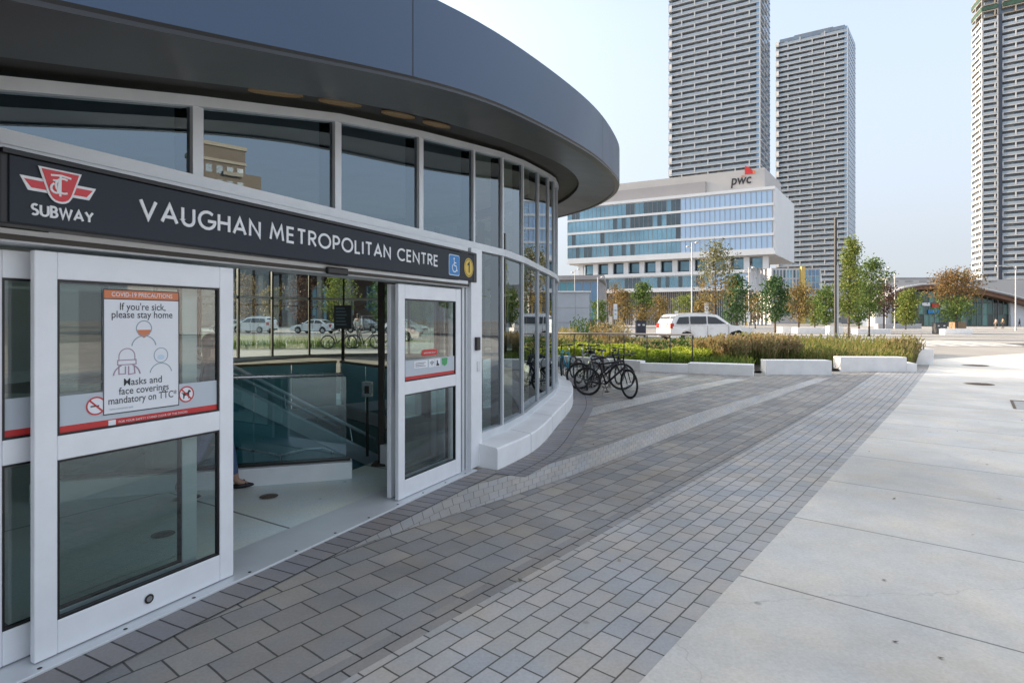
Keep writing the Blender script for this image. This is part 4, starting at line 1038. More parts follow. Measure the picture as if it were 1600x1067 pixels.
# ------------------------------------------------------------------ planter, benches, railing
def block(u0, v0, u1, v1, vt, label, depth=.5, group='pale concrete bench blocks along the planter', name='bench_block', over=0.):
    a, b = G(u0, v0), G(u1, v1); e = Vector((b.x - a.x, b.y - a.y)).normalized(); nn = Vector((-e.y, e.x)); L_ = (Vector((b.x, b.y)) - Vector((a.x, a.y))).length
    h = (v0 - vt) * a.y / FL
    z = min(a.z, b.z); mb = MB(); mb.obox((0, 0), e, nn, 0, 0, -.15, L_, depth, h)
    o = obj(name, mb, M['block'], None, bevel=.012, loc=(a.x, a.y, z)); tag(o, label, 'bench' if 'bench' in name else 'low wall', group)
    return o
block(1075, 583, 1177, 588, 566, 'pale concrete bench block at the left end, joined to the planter wall', .55)
block(1197, 585, 1300, 586, 562.5, 'pale concrete bench block below the reddish tall grass, second from the left')
block(1313, 580, 1417, 581, 557.5, 'pale concrete bench block third from the left, widest of the row')
block(1417, 581, 1433, 581.5, 567.5, 'small low concrete block wedged between the two right hand blocks', .9)
block(1428, 569.5, 1459, 570, 544.5, 'tall concrete block at the right end of the row beside the walkway', 1.1)
M['planterwall'] = M['block']
pw = [G(862, 566), G(1000, 580), G(1076, 583)]
mb = MB()
top = .26
for a, b in zip(pw, pw[1:]):
    e = Vector((b.x - a.x, b.y - a.y)).normalized(); nn = Vector((-e.y, e.x)); L_ = (Vector((b.x, b.y)) - Vector((a.x, a.y))).length
    mb.obox(a - pw[0], e, nn, 0.003, 0, -.2, L_, .3, top); top = .19
tag(obj('planter_wall', mb, M['block'], None, bevel=.01, loc=(pw[0].x, pw[0].y, pw[0].z)), 'low white planter wall stepping down behind the bicycles', 'low wall')
bed = [(-.5, 23.2), (.9, 20.6), G(905, 570)[:2], G(1000, 578)[:2], G(1080, 580)[:2], G(1180, 583)[:2], G(1313, 577)[:2], G(1425, 577)[:2], G(1432, 560)[:2], G(1432, 548)[:2], (12, 29.5), (4, 30.5), (-4, 30)]
sheet('planter_soil', bed, .06, M['soil'], tri=True)
rl = thing('railing', 'long thin metal railing standing in the planter behind the bicycles', 'railing', (X(1082, 18.6), 18.6, gz(18.6)))
ra_, rb_ = Vector((X(1084, 18.8), 18.8)), Vector((X(840, 22.0), 22.0)); zt = Z(523, 18.8)
mb = MB(); mb.tube([(ra_.x, ra_.y, zt), (rb_.x, rb_.y, Z(520.5, 22.0))], .035, 10); wobj('handrail', mb, mat('warm_rail_metal', (.60, .50, .42), .35, .5, .05), rl, smooth=True)
for u in (1082, 1047, 1011, 975, 953, 920, 897):
    r_ = (u - 800) / FL; d = rb_ - ra_; t = (r_ * ra_.y - ra_.x) / (d.x - r_ * d.y); p = ra_ + d * t
    mb = MB(); mb.tube([(p.x, p.y, gz(p.y)), (p.x, p.y, zt + (Z(520.5, 22) - zt) * t)], .018, 6); wobj('post', mb, M['darksteel'], rl, smooth=True)

# ------------------------------------------------------------------ planting
def blades(n, place, hfun, w, lean, m, name, label=None, cat=None, seedheads=0., seg=2):
    mb = MB()
    for _ in range(n):
        x, y = place(); h = hfun(x, y) * random.uniform(.6, 1.15); a = random.uniform(0, 2 * math.pi); l = random.uniform(.2, 1) * lean * h
        b = random.uniform(0, 2 * math.pi); wx, wy = math.cos(b) * w / 2, math.sin(b) * w / 2; z = gz(y) + .05
        dx, dy = math.cos(a) * l, math.sin(a) * l
        mb.add([(x - wx, y - wy, z), (x + wx, y + wy, z), (x + dx * .35 + wx * .8, y + dy * .35 + wy * .8, z + h * .62), (x + dx * .35 - wx * .8, y + dy * .35 - wy * .8, z + h * .62), (x + dx, y + dy, z + h)], [(0, 1, 2, 3), (3, 2, 4)])
        if seedheads and random.random() < seedheads:
            mb.add([(x + dx - w * 1.6, y + dy, z + h * .9), (x + dx, y + dy + w, z + h * .9), (x + dx + w * 1.2, y + dy, z + h * 1.02), (x + dx, y + dy, z + h * 1.12)], [(0, 1, 2, 3)])
    o = obj(name, mb, m)
    return o
def inpoly(P):
    xs = [p[0] for p in P]; ys = [p[1] for p in P]
    while True:
        x, y = random.uniform(min(xs), max(xs)), random.uniform(min(ys), max(ys)); c = False
        for i in range(len(P)):
            a, b = P[i], P[i - 1]
            if (a[1] > y) != (b[1] > y) and x < (b[0] - a[0]) * (y - a[1]) / (b[1] - a[1]) + a[0]: c = not c
        if c: return x, y
L_green = leafmat('grass_green', [(.07, .13, .025), (.12, .19, .035), (.18, .24, .05), (.09, .14, .03)])
L_yel = leafmat('bright_sedge', [(.26, .34, .035), (.36, .43, .05), (.20, .30, .03), (.42, .45, .08)])
L_red = leafmat('russet_grass', [(.32, .20, .10), (.40, .29, .16), (.22, .23, .08), (.46, .36, .23), (.18, .22, .06)])
L_tan = leafmat('tan_grass', [(.30, .25, .12), (.40, .33, .17), (.19, .21, .07), (.33, .23, .12)])
L_dark = leafmat('dark_shrub', [(.04, .09, .02), (.06, .12, .03), (.09, .15, .035)])
def blobs(name, poly, n, hf, lw, m, zlo=.02):
    mb = MB()
    for _ in range(n):
        x, y = inpoly(poly); h = hf(x, y); z = gz(y) + .06 + h * (1 - random.random() ** 2.2 * .95)
        s = lw * random.uniform(.6, 1.3); d = Vector((random.gauss(0, 1), random.gauss(0, 1), random.gauss(.5, .7))).normalized(); u = d.orthogonal().normalized(); v = d.cross(u)
        c = Vector((x, y, z)); mb.add([c - u * s, c - v * s * .45, c + u * s, c + v * s * .45], [(0, 1, 2, 3)])
    return obj(name, mb, m)
nzf = lambda x, y, s: noise.noise(Vector((x * s, y * s, 3.1))) 
# low bright sedge mound in front of the railing, green perennials, tall grasses at the back
P1_ = [G(925, 566)[:2], G(1000, 575)[:2], G(1075, 577)[:2], G(1130, 570)[:2], (5.2, 24.2), (2.2, 24.8), (.9, 22)]
struct(blobs('sedge_mound', P1_, 9000, lambda x, y: .42 + .22 * nzf(x, y, .8), .085, L_yel), 'stuff')
P2_ = [G(1000, 578)[:2], G(1080, 580)[:2], G(1180, 582)[:2], (8.8, 21.5), (5.2, 20.8)]
struct(blades(1500, lambda: inpoly(P2_), lambda x, y: .42, .025, .35, L_green, 'low_green_planting'), 'stuff')
P3_ = [(-1, 24), (1.2, 24.4), (5.5, 24.6), (8.5, 24), (12, 29), (4, 30), (-3, 30)]
struct(blobs('shrub_planting', P3_, 5200, lambda x, y: (.55 if x < 4 else .38) + .25 * nzf(x, y, .6), .085, L_dark), 'stuff')
struct(blades(4200, lambda: inpoly(P3_), lambda x, y: (.85 if x < 3 else .42 if x > 4.5 else .6) + .2 * nzf(x, y, .5), .03, .3, L_tan, 'tall_tan_grass', seedheads=.5), 'stuff')
P4_ = [G(1320, 575)[:2], G(1425, 576)[:2], G(1430, 552)[:2], (13, 28.5), (9, 26), (8.6, 22)]
struct(blades(6500, lambda: inpoly(P4_), lambda x, y: .62 + .22 * nzf(x, y, .6), .028, .45, leafmat('mixed_grass', [(.19, .20, .06), (.30, .28, .09), (.13, .18, .04), (.33, .26, .12), (.16, .21, .05)]), 'mixed_grass', seedheads=.3), 'stuff')
struct(blobs('green_perennials', P4_, 3500, lambda x, y: .42 + .25 * nzf(x, y, .9), .07, L_green), 'stuff')
def clump(name, label, c, r, h, n, m, m2, group=None):
    t = thing(name, label, 'ornamental grass', (c[0], c[1], gz(c[1])), 0, group)
    for nm, k, mm, hh, ln in (('lower_leaves', int(n * .5), m2, h * .62, .55), ('seed_stems', n - int(n * .5), m, h, .42)):
        mb = MB()
        for _ in range(k):
            a = random.uniform(0, 2 * math.pi); q = r * .75 * math.sqrt(random.random()); x, y = math.cos(a) * q, math.sin(a) * q; H = hh * random.uniform(.65, 1.12) * (1 - .25 * (q / r) ** 2)
            w = .02; b = random.uniform(0, 6.28); wx, wy = math.cos(b) * w, math.sin(b) * w; l = ln * H * (.25 + .75 * q / r) * random.uniform(.5, 1.3); a2 = a + random.gauss(0, .6); dx, dy = math.cos(a2) * l, math.sin(a2) * l
            mb.add([(x - wx, y - wy, 0), (x + wx, y + wy, 0), (x + dx * .35 + wx * .7, y + dy * .35 + wy * .7, H * .6), (x + dx * .35 - wx * .7, y + dy * .35 - wy * .7, H * .6), (x + dx, y + dy, H)], [(0, 1, 2, 3), (3, 2, 4)])
            if nm == 'seed_stems':
                for q_ in range(2):
                    z = H * random.uniform(.78, 1.05); mb.add([(x + dx * .9 - .035, y + dy * .9, z), (x + dx * .9, y + dy * .9 + .02, z - .02), (x + dx * .9 + .03, y + dy * .9, z + .03), (x + dx * .9, y + dy * .9, z + .07)], [(0, 1, 2, 3)])
        obj(nm, mb, mm, t)
    return t
for k, (u, y, r, h, lab) in enumerate(((1140, 20.6, .72, 1.02, 'tall russet grass clump behind the gap between the first two blocks'), (1186, 20.9, .72, 1.05, 'tall russet grass clump rising right of the gap above the second block'), (1222, 21.3, .60, .95, 'russet grass clump at the right of the group, above the second block'),
                                       (1105, 21.5, .5, .85, 'greenish russet grass clump at the left of the group above the first block'))):
    clump('ornamental_grass', lab, (X(u, y), y), r, h, 1500, L_red, L_green, 'russet grass clumps')
clump('ornamental_grass', 'tan feathery grass clump beside the small low block at the right end', (X(1412, 20.9), 20.9), .45, .95, 700, L_tan, L_green)
# dark spiky plants seen over the railing
clump('ornamental_grass', 'dark reedy plant standing up before the grey panelled block', (X(915, 28), 28), .6, 1.5, 260, L_dark, L_dark)
clump('ornamental_grass', 'brown reedy grass standing left of the black sign post', (X(955, 27), 27), 1.0, 1.35, 500, L_red, L_tan)
struct(blades(2600, lambda: inpoly([(-22, 27.5), (-7, 28.7), (-6.5, 29.6), (-23, 30)]), lambda x, y: .42, .03, .35, L_green, 'low_hedge_grass'), 'stuff')

# small dry leaves and grit blown over the paving
mb = MB(); rl_ = random.Random(3)
for _ in range(110):
    x_, y_ = EP(rl_.uniform(-1, 17), rl_.uniform(-4.5, 2.2)); q = rl_.uniform(.008, .022); a_ = rl_.uniform(0, 6.28)
    if x_ < (y_ - 3.01) * .5 - 2.54 + .3: continue
    e_ = Vector((math.cos(a_), math.sin(a_), 0)) * q; f_ = Vector((-math.sin(a_), math.cos(a_), 0)) * q * .6; c_ = Vector((x_, y_, gz(y_) + .013)); up_ = Vector((0, 0, q * .5))
    mb.add([c_ - e_, c_ - f_ + up_ * .4, c_ + e_ + up_, c_ + f_], [(0, 1, 2, 3)])
struct(obj('fallen_leaves', mb, leafmat('dry_leaf_litter', [(.20, .12, .05), (.08, .06, .035), (.5, .48, .42), (.28, .20, .08)])), 'stuff')
# ------------------------------------------------------------------ cars
M['carwhite'] = mat('white_car_paint', (.78, .78, .78), .25, 0, .02, 1, coat=.6)
M['carsilver'] = mat('silver_car_paint', (.42, .43, .45), .28, .6, .02, 1, coat=.6)
M['cardark'] = mat('dark_grey_car_paint', (.03, .032, .036), .25, .3, .02, 1, coat=.6)
M['carglass'] = mat('dark_car_glass', (.012, .014, .016), .05, 0, 0, spec=.8)
M['lampred'] = mat('red_tail_lamp', (.45, .03, .02), .2, 0, 0)
M['lampclear'] = mat('clear_head_lamp', (.55, .57, .6), .1, .4, 0)
M['trim'] = mat('grey_plastic_trim', (.03, .03, .032), .6, 0, .1)
def car(label, loc, rotz, paint, kind='suv', group=None, glow=False):
    t = thing('parked_car', label, 'car', loc, rotz, group)
    if kind == 'suv':
        Lh, xr, xf, rw = 2.3, -1.30, 1.36, .36
        belt = [(-2.24, 1.02), (1.02, 1.04)]; W = [(0, .86), (.35, .90), (.75, .915), (1.03, .88), (1.45, .74), (1.7, .62)]
        hull = [(-2.22, .32), (-2.30, .5), (-2.28, .72), (-2.26, 1.02), (1.02, 1.06), (1.55, 1.00), (2.0, .90), (2.22, .76), (2.30, .52), (2.24, .28)]
        cabin = [(-2.26, 1.02), (-2.16, 1.30), (-1.98, 1.58), (-1.80, 1.66), (-1.1, 1.70), (-.2, 1.69), (.32, 1.61), (1.02, 1.06)]
        wins = [[(-1.98, 1.12), (-1.78, 1.50), (-1.25, 1.53), (-1.25, 1.12)], [(-1.17, 1.12), (-1.17, 1.535), (-.28, 1.545), (-.28, 1.12)], [(-.20, 1.12), (-.20, 1.545), (.24, 1.50), (.80, 1.12)]]
        ws = (.38, 1.585, .98, 1.09); rwn = (-2.20, 1.16, -2.01, 1.55)
    else:
        Lh, xr, xf, rw = 2.35, -1.35, 1.40, .33
        W = [(0, .84), (.35, .88), (.7, .90), (.95, .86), (1.25, .70), (1.5, .58)]
        hull = [(-2.25, .30), (-2.33, .5), (-2.30, .78), (-2.2, .96), (-1.45, 1.0), (.98, .95), (1.6, .87), (2.1, .74), (2.32, .55), (2.26, .26)]
        cabin = [(-1.75, .985), (-1.05, 1.34), (-.45, 1.44), (.05, 1.43), (.30, 1.37), (.98, .95)]
        wins = [[(-1.42, 1.02), (-.98, 1.29), (-.42, 1.36), (-.42, 1.02)], [(-.34, 1.02), (-.34, 1.36), (.06, 1.35), (.28, 1.28), (.70, 1.02)]]
        ws = (.34, 1.34, .94, .985); rwn = (-1.68, 1.02, -1.08, 1.32)
    w = lambda z: interp(W, z)
    def archpts(xc): return [(xc + (rw + .07) * math.cos(R(a)), max(.28, rw + (rw + .07) * math.sin(R(a)))) for a in range(-12, 193, 17)]
    prof = hull + archpts(xf) + archpts(xr)
    def side(mbx, pts, cap_from=0, cap_to=None):
        n = len(pts); bm = bmesh.new(); vs = [bm.verts.new((p[0], 0, p[1])) for p in pts]; f = bm.faces.new(vs); bmesh.ops.triangulate(bm, faces=[f]); bm.verts.index_update(); tri = [tuple(v.index for v in q.verts) for q in bm.faces]; bm.free()
        k = lambda p: w(p[1]) * (1 - .10 * max(0, (abs(p[0]) - 1.5) / .8) ** 2)
        L_ = [(p[0], k(p), p[1]) for p in pts]; R_ = [(p[0], -k(p), p[1]) for p in pts]
        mbx.add(L_ + R_, tri + [tuple(n + i for i in reversed(q)) for q in tri] + [(i, (i + 1) % n, n + (i + 1) % n, n + i) for i in range(n)])
    mb = MB(); side(mb, prof); bd = obj('body', mb, paint, t, bevel=.035)
    mb = MB(); side(mb, cabin); obj('cabin', mb, paint, t, bevel=.05)
    for q in wins:
        for s in (1, -1):
            mb = MB(); a = [(p[0], s * (w(p[1]) + .006), p[1]) for p in q]; b = [(p[0], s * (w(p[1]) - .01), p[1]) for p in q]; n = len(q)
            mb.add(a + b, [tuple(range(n)) if s < 0 else tuple(range(n - 1, -1, -1))] + [(i, (i + 1) % n, n + (i + 1) % n, n + i) for i in range(n)]); obj('side_window', mb, M['carglass'], t)
    def scr(x0, z0, x1, z1, nm):
        d = Vector((x1 - x0, 0, z1 - z0)).normalized(); nn = Vector((-d.z, 0, d.x)) * (.012 if (x0 > 0) else .012)
        if (nn.x > 0) != (x0 > 0): nn = -nn
        mb = MB(); a = [Vector((x0, w(z0) - .06, z0)), Vector((x0, -w(z0) + .06, z0)), Vector((x1, -w(z1) + .07, z1)), Vector((x1, w(z1) - .07, z1))]
        mb.add([p + nn for p in a] + [p - nn for p in a], [(0, 1, 2, 3), (7, 6, 5, 4), (0, 4, 5, 1), (1, 5, 6, 2), (2, 6, 7, 3), (3, 7, 4, 0)]); obj(nm, mb, M['carglass'], t)
    scr(*ws, 'windscreen'); scr(*rwn, 'rear_window')
    for s in (1, -1):
        for xc in (xf, xr):
            wl = obj('wheel', MB().torus((0, 0, 0), rw - .09, .10, 1, 24, 8), M['rubber'], t, smooth=True, loc=(xc, s * .80, rw))
            mb = MB(); mb.tube([(0, s * .02, 0), (0, s * .06, 0)], rw - .13, 20)
            for k in range(5):
                a = 2 * math.pi * k / 5; c, q = math.cos(a), math.sin(a); mb.tube([(c * .04, s * .075, q * .04), (c * (rw - .14), s * .07, q * (rw - .14))], .03, 5)
            obj('rim', mb, M['steel'], wl)
        mb = MB(); zl = .80 if kind == 'suv' else .68; mb.obox((2.02, s * .66), (1, 0), (0, 1), -.16, -.13, zl - .06, .19, .13, zl + .07); obj('headlight', mb, M['lampclear'], t, bevel=.02)
        mb = MB(); zl = 1.0 if kind == 'suv' else .80; mb.obox((-2.18, s * .72), (1, 0), (0, 1), -.10, -.10, zl - .16, .10, .12, zl + .14); obj('tail_light', mb, M['lampred'], t, bevel=.02)
        mb = MB(); mb.ell((.84, s * (w(1.1) + .10), 1.12 if kind == 'suv' else 1.03), (.07, .10, .075), 10, 6); obj('wing_mirror', mb, paint, t, smooth=True)
        for xh in (-.95, .0):
            mb = MB(); mb.obox((xh, s * (w(.9) + .01)), (1, 0), (0, 1), -.09, -.015, .90, .09, .02, .925); obj('door_handle', mb, paint, t, bevel=.006)
        mb = MB()
        for xj in (-1.2, -.24, .92): mb.obox((xj, s * (w(.7) + .002)), (1, 0), (0, 1), -.005, -.03, .42, .005, .0015, .98)
        obj('door_gap', mb, M['trim'], t)
    mb = MB(); mb.box(2.24, -.55, .38, 2.325, .55, .58); obj('grille', mb, M['trim'], t, bevel=.02)
    mb = MB(); mb.box(-2.34, -.6, .34, -2.26, .6, .5); obj('rear_bumper', mb, M['trim'], t, bevel=.02)
    if kind == 'suv':
        mb = MB()
        for s in (1, -1): mb.tube([(-1.7, s * .58, 1.69), (-1.4, s * .6, 1.74), (-.2, s * .6, 1.74), (.1, s * .58, 1.69)], .018, 6)
        obj('roof_rail', mb, M['steel'], t)
    mb = MB(); mb.box(-1.9, -.75, .22, 1.9, .75, .5); obj('underbody', mb, M['black'], t)
    return t
yc = 33.6
car('white SUV in side view crossing just behind the planter grasses', (X(1107, yc), yc, gz(yc)), -.12, M['carwhite'], 'suv')
yc2 = 36.4
car('white car mostly hidden behind the tail of the crossing SUV', (X(1038, yc2) + 1.9, yc2 + .9, gz(yc2)), .62, M['carwhite'], 'suv')
car('dark car parked far left beside the grey panelled block', (X(930, 62), 62, .5), .2, M['cardark'], 'sedan')
yb = 60.
car('white SUV seen through the open doors beyond the far glass', (X(397, yb), yb, .5), math.pi - .25, M['carwhite'], 'suv', 'cars seen through the station')
car('white sedan with a sloping tail seen through the open doors', (X(492, yb - 1), yb - 1, .5), math.pi - .22, M['carwhite'], 'sedan', 'cars seen through the station')
car('silver sedan at the left edge of the opening, behind the white SUV', (X(362, 66), 66, .5), math.pi - .2, M['carsilver'], 'sedan', 'cars seen through the station')
car('dark sedan seen beyond the grey information board', (X(572, 61), 61, .5), -.3, M['cardark'], 'sedan', 'cars seen through the station')
car('white sedan seen next to the upper glass of the right door leaf', (X(632, 57), 57, .5), -.35, M['carwhite'], 'sedan', 'cars seen through the station')
# cars on the street to the right that the drum glass mirrors
car('white SUV parked along the street to the right of the walkway', (34, 22, gz(22)), 2.2, M['carwhite'], 'suv', 'cars mirrored in the station glass')
car('silver sedan parked along the street to the right of the walkway', (36, 13, 0), 2.2, M['carsilver'], 'sedan', 'cars mirrored in the station glass')
# ------------------------------------------------------------------ trees
M['bark'] = mat('grey_brown_bark', (.09, .07, .055), .9, 0, .3, 8, .4, 40)
LF = dict(
 green=leafmat('green_leaves', [(.06, .115, .025), (.10, .165, .04), (.15, .21, .055), (.08, .13, .03)]),
 deep=leafmat('deep_green_leaves', [(.035, .085, .028), (.05, .11, .04), (.08, .14, .05)]),
 lime=leafmat('yellow_green_leaves', [(.14, .19, .04), (.20, .25, .055), (.11, .16, .035), (.26, .27, .08)]),
 sparse=leafmat('olive_pale_leaves', [(.18, .18, .085), (.11, .13, .05), (.28, .26, .15), (.09, .10, .04)]),
 orange=leafmat('orange_brown_leaves', [(.24, .155, .06), (.18, .145, .05), (.28, .20, .08), (.14, .16, .05)]),
 rust=leafmat('rust_leaves', [(.22, .115, .05), (.18, .115, .045), (.26, .16, .07), (.14, .13, .045), (.17, .11, .045)]),
 purple=leafmat('purple_brown_leaves', [(.11, .055, .05), (.075, .05, .04), (.15, .085, .05)]))
def tree(name, label, x, y, h, rad, col, zc=.22, n=1500, shape='oval', ls=.14, tr=.09, group=None, col2=None, dens=1.):
    t = thing(name, label, 'tree', (x, y, gz(y)), random.uniform(0, 6), group)
    mb = MB(); bend = Vector((random.gauss(0, .03), random.gauss(0, .03), 0)) * h
    ax = lambda f: Vector((bend.x * f * f, bend.y * f * f, h * f))
    mb.tube([ax(f) for f in (0, .03, .15, .3, .5, .7, .88, .97)], [tr * 1.35, tr * 1.05, tr, tr * .85, tr * .62, tr * .4, tr * .2, tr * .07], 8)
    def prof(f):                            # crown radius at crown fraction f
        if shape == 'cone': return (1 - f) ** .75 * min(1, f * 6 + .25)
        if shape == 'round': return math.sqrt(max(0, 1 - (2 * f - .95) ** 2)) 
        if shape == 'vase': return (.35 + .75 * f) * (1 if f < .8 else max(.15, (1 - f) / .2))
        return math.sin(math.pi * min(1, f * .88 + .12)) ** .75
    clumps = []; nl = int(26 * dens) + int(h * 2)
    for i in range(nl):
        f = (i + random.random()) / nl; z = zc + (1 - zc) * f * .97
        a = i * 2.4 + random.gauss(0, .35); L_ = rad * prof(f) * random.uniform(.55, 1.12)
        p0 = ax(min(.95, z * .93)); up = random.uniform(.25, .6) * L_ if shape != 'vase' else L_ * .9
        p3 = ax(z) * 1.0; p3 = Vector((p0.x + math.cos(a) * L_, p0.y + math.sin(a) * L_, p0.z + up))
        m1 = p0.lerp(p3, .5) + Vector((0, 0, -.08 * L_))
        mb.tube([p0, m1, p3], [tr * .30 * (1.1 - f), tr * .18 * (1.1 - f) + .004, .005], 5, False)
        for q in range(3): clumps.append((p0.lerp(p3, random.uniform(.45, 1.02)) + Vector((random.gauss(0, .1), random.gauss(0, .1), random.gauss(0, .1))) * rad, L_))
    obj('trunk', mb, M['bark'], t, smooth=True); n = int(n * 1.6); ls *= .76
    cols = [col] + ([col2] if col2 else [])
    for ci, c in enumerate(cols):
        mb = MB(); k = n if not col2 else (int(n * .68) if ci == 0 else n - int(n * .68))
        for _ in range(k):
            for tries in range(20):
                p, L_ = random.choice(clumps)
                if not col2 or (p.z / h < zc + .38 * (1 - zc)) == (ci == 1): break
            s = .17 * rad + .03 * h * .3
            c_ = p + Vector((random.gauss(0, s), random.gauss(0, s), random.gauss(0, s * .8)))
            if c_.z < zc * h * .8: c_.z = zc * h * .8 + random.random() * .2
            d = Vector((random.gauss(0, 1), random.gauss(0, 1), random.gauss(.4, .8))).normalized(); u = d.orthogonal().normalized(); u.rotate(Matrix.Rotation(random.uniform(0, 6.28), 3, d)); v = d.cross(u)
            q = ls * random.uniform(.6, 1.4)
            mb.add([c_ - u * q, c_ - v * q * .55, c_ + u * q, c_ + v * q * .55], [(0, 1, 2, 3)])
        obj('crown', mb, LF[c], t)
    return t
def tre(u, vb, vt, wpx, y, name, label, col, **k):
    return tree(name, label, X(u, y), y, (Z(vt, y) - gz(y)), wpx / 2 * y / FL, col, **k)
TG = 'trees along the plaza'
tre(1117, 0, 369, 60, 46, 'young_tree', 'tall thin pale olive tree in front of the white glass office block', 'sparse', zc=.30, n=1300, shape='oval', ls=.13, tr=.08, group=TG, col2='orange')
tre(1151, 0, 424, 46, 52, 'young_tree', 'dark green narrow tree right of the tall pale olive one', 'deep', zc=.2, n=1500, shape='oval', ls=.15, group=TG)
tre(1211, 0, 428, 44, 62, 'young_tree', 'dark green bushy tree under the overhanging end of the office block', 'deep', zc=.2, n=1700, shape='oval', ls=.18, tr=.1, group=TG)
tre(1248, 0, 447, 58, 66, 'young_tree', 'orange brown spreading tree between two green trees', 'orange', zc=.3, n=1500, shape='round', ls=.17, tr=.1, group=TG)
tre(1291, 0, 447, 40, 74, 'young_tree', 'small green tree left of the tall lamp mast', 'green', zc=.18, n=1300, shape='oval', ls=.2, group=TG)
tre(1273, 0, 462, 34, 82, 'young_tree', 'low yellow green tree half hidden behind the orange brown tree', 'lime', zc=.18, n=800, shape='round', ls=.2, group=TG)
tre(1326, 0, 362, 42, 41, 'young_tree', 'tall pointed yellow green tree right of the lamp mast', 'lime', zc=.24, n=2600, shape='cone', ls=.11, tr=.07, group=TG, dens=1.4)
tre(1358, 0, 396, 46, 48, 'young_tree', 'green tree with a ragged top next to the tall pointed one', 'green', zc=.28, n=2300, shape='oval', ls=.12, tr=.07, group=TG)
tre(1342, 0, 440, 36, 60, 'young_tree', 'green tree filling the gap behind the pointed tree', 'green', zc=.2, n=1200, shape='round', ls=.16, group=TG)
tre(1381, 0, 438, 34, 62, 'young_tree', 'dark purple brown tree with a thin crown', 'purple', zc=.35, n=900, shape='round', ls=.14, group=TG)
tre(1415, 0, 450, 36, 84, 'young_tree', 'rounded yellow green tree before the low arched station', 'lime', zc=.14, n=1800, shape='oval', ls=.2, group=TG)
tre(1495, 0, 418, 70, 56, 'young_tree', 'large rust coloured tree with a green base before the low arched station', 'rust', zc=.24, n=3200, shape='round', ls=.13, tr=.09, group=TG, col2='green', dens=1.3)
tre(1004, 0, 438, 36, 76, 'young_tree', 'green and orange tree at the left of the plaza, before the dark office base', 'green', zc=.2, n=1200, shape='oval', ls=.2, group=TG, col2='orange')
tre(975, 0, 450, 34, 82, 'young_tree', 'orange brown tree beside the white sign post', 'orange', zc=.22, n=1000, shape='round', ls=.2, group=TG)
tre(958, 0, 437, 26, 78, 'young_tree', 'thin reddish half bare tree near the blue glass pavilion', 'rust', zc=.35, n=420, shape='oval', ls=.15, group=TG)
tre(1030, 0, 462, 38, 88, 'young_tree', 'orange tree just left of the lamp pole', 'orange', zc=.2, n=900, shape='round', ls=.2, group=TG)
tre(1072, 0, 460, 40, 90, 'young_tree', 'orange green tree right of the lamp pole behind the SUV', 'lime', zc=.15, n=900, shape='round', ls=.2, group=TG, col2='orange')
tre(1098, 0, 462, 36, 84, 'young_tree', 'rust and green tree behind the front of the SUV', 'orange', zc=.18, n=900, shape='round', ls=.2, group=TG)
tre(938, 0, 468, 30, 92, 'young_tree', 'olive green tree behind the grey panelled block', 'green', zc=.15, n=700, shape='round', ls=.22, group=TG)
tre(1180, 0, 458, 40, 96, 'young_tree', 'yellow orange tree behind the lower end of the office block', 'orange', zc=.2, n=900, shape='round', ls=.22, group=TG)
TB = 'trees seen through the station'
for u, vt, w, y, c, lab in ((425, 445, 34, 72, 'orange', 'orange tree seen through the open doors above the white SUV'), (470, 430, 50, 76, 'purple', 'dark bare tree seen in the middle of the open doors'), (530, 428, 56, 70, 'lime', 'yellow green tree seen behind the information board'),
                            (660, 455, 40, 66, 'lime', 'bright green tree seen through the right door leaf'), (595, 440, 36, 74, 'deep', 'dark green tree seen at the right of the open doors'), (385, 428, 50, 84, 'rust', 'rust coloured tree at the left of the open doors'),
                            (190, 440, 110, 62, 'green', 'broad green tree seen through the left door leaf'), (90, 430, 90, 66, 'deep', 'dark green tree seen at the far left through the door glass'), (290, 450, 60, 70, 'orange', 'orange brown tree seen beside the poster')):
    tre(u, 0, vt, w, y, 'street_tree', lab, c, zc=.2, n=1000, shape='round', ls=.19, group=TB)
for k, (x, y, h, c, lab) in enumerate(((30, 26, 6.5, 'green', 'green street tree on the right, first beyond the walkway'), (42, 17, 7, 'lime', 'yellow green street tree on the right, farther along'), (52, 30, 7.5, 'orange', 'orange street tree on the right by the corner'), (40, 44, 7, 'deep', 'dark green street tree on the right before the tall tower'))):
    if k != 3: tree('street_tree', lab, x, y, h, h * .27, c, n=1200, shape='oval', ls=.16, group='trees mirrored in the station glass')

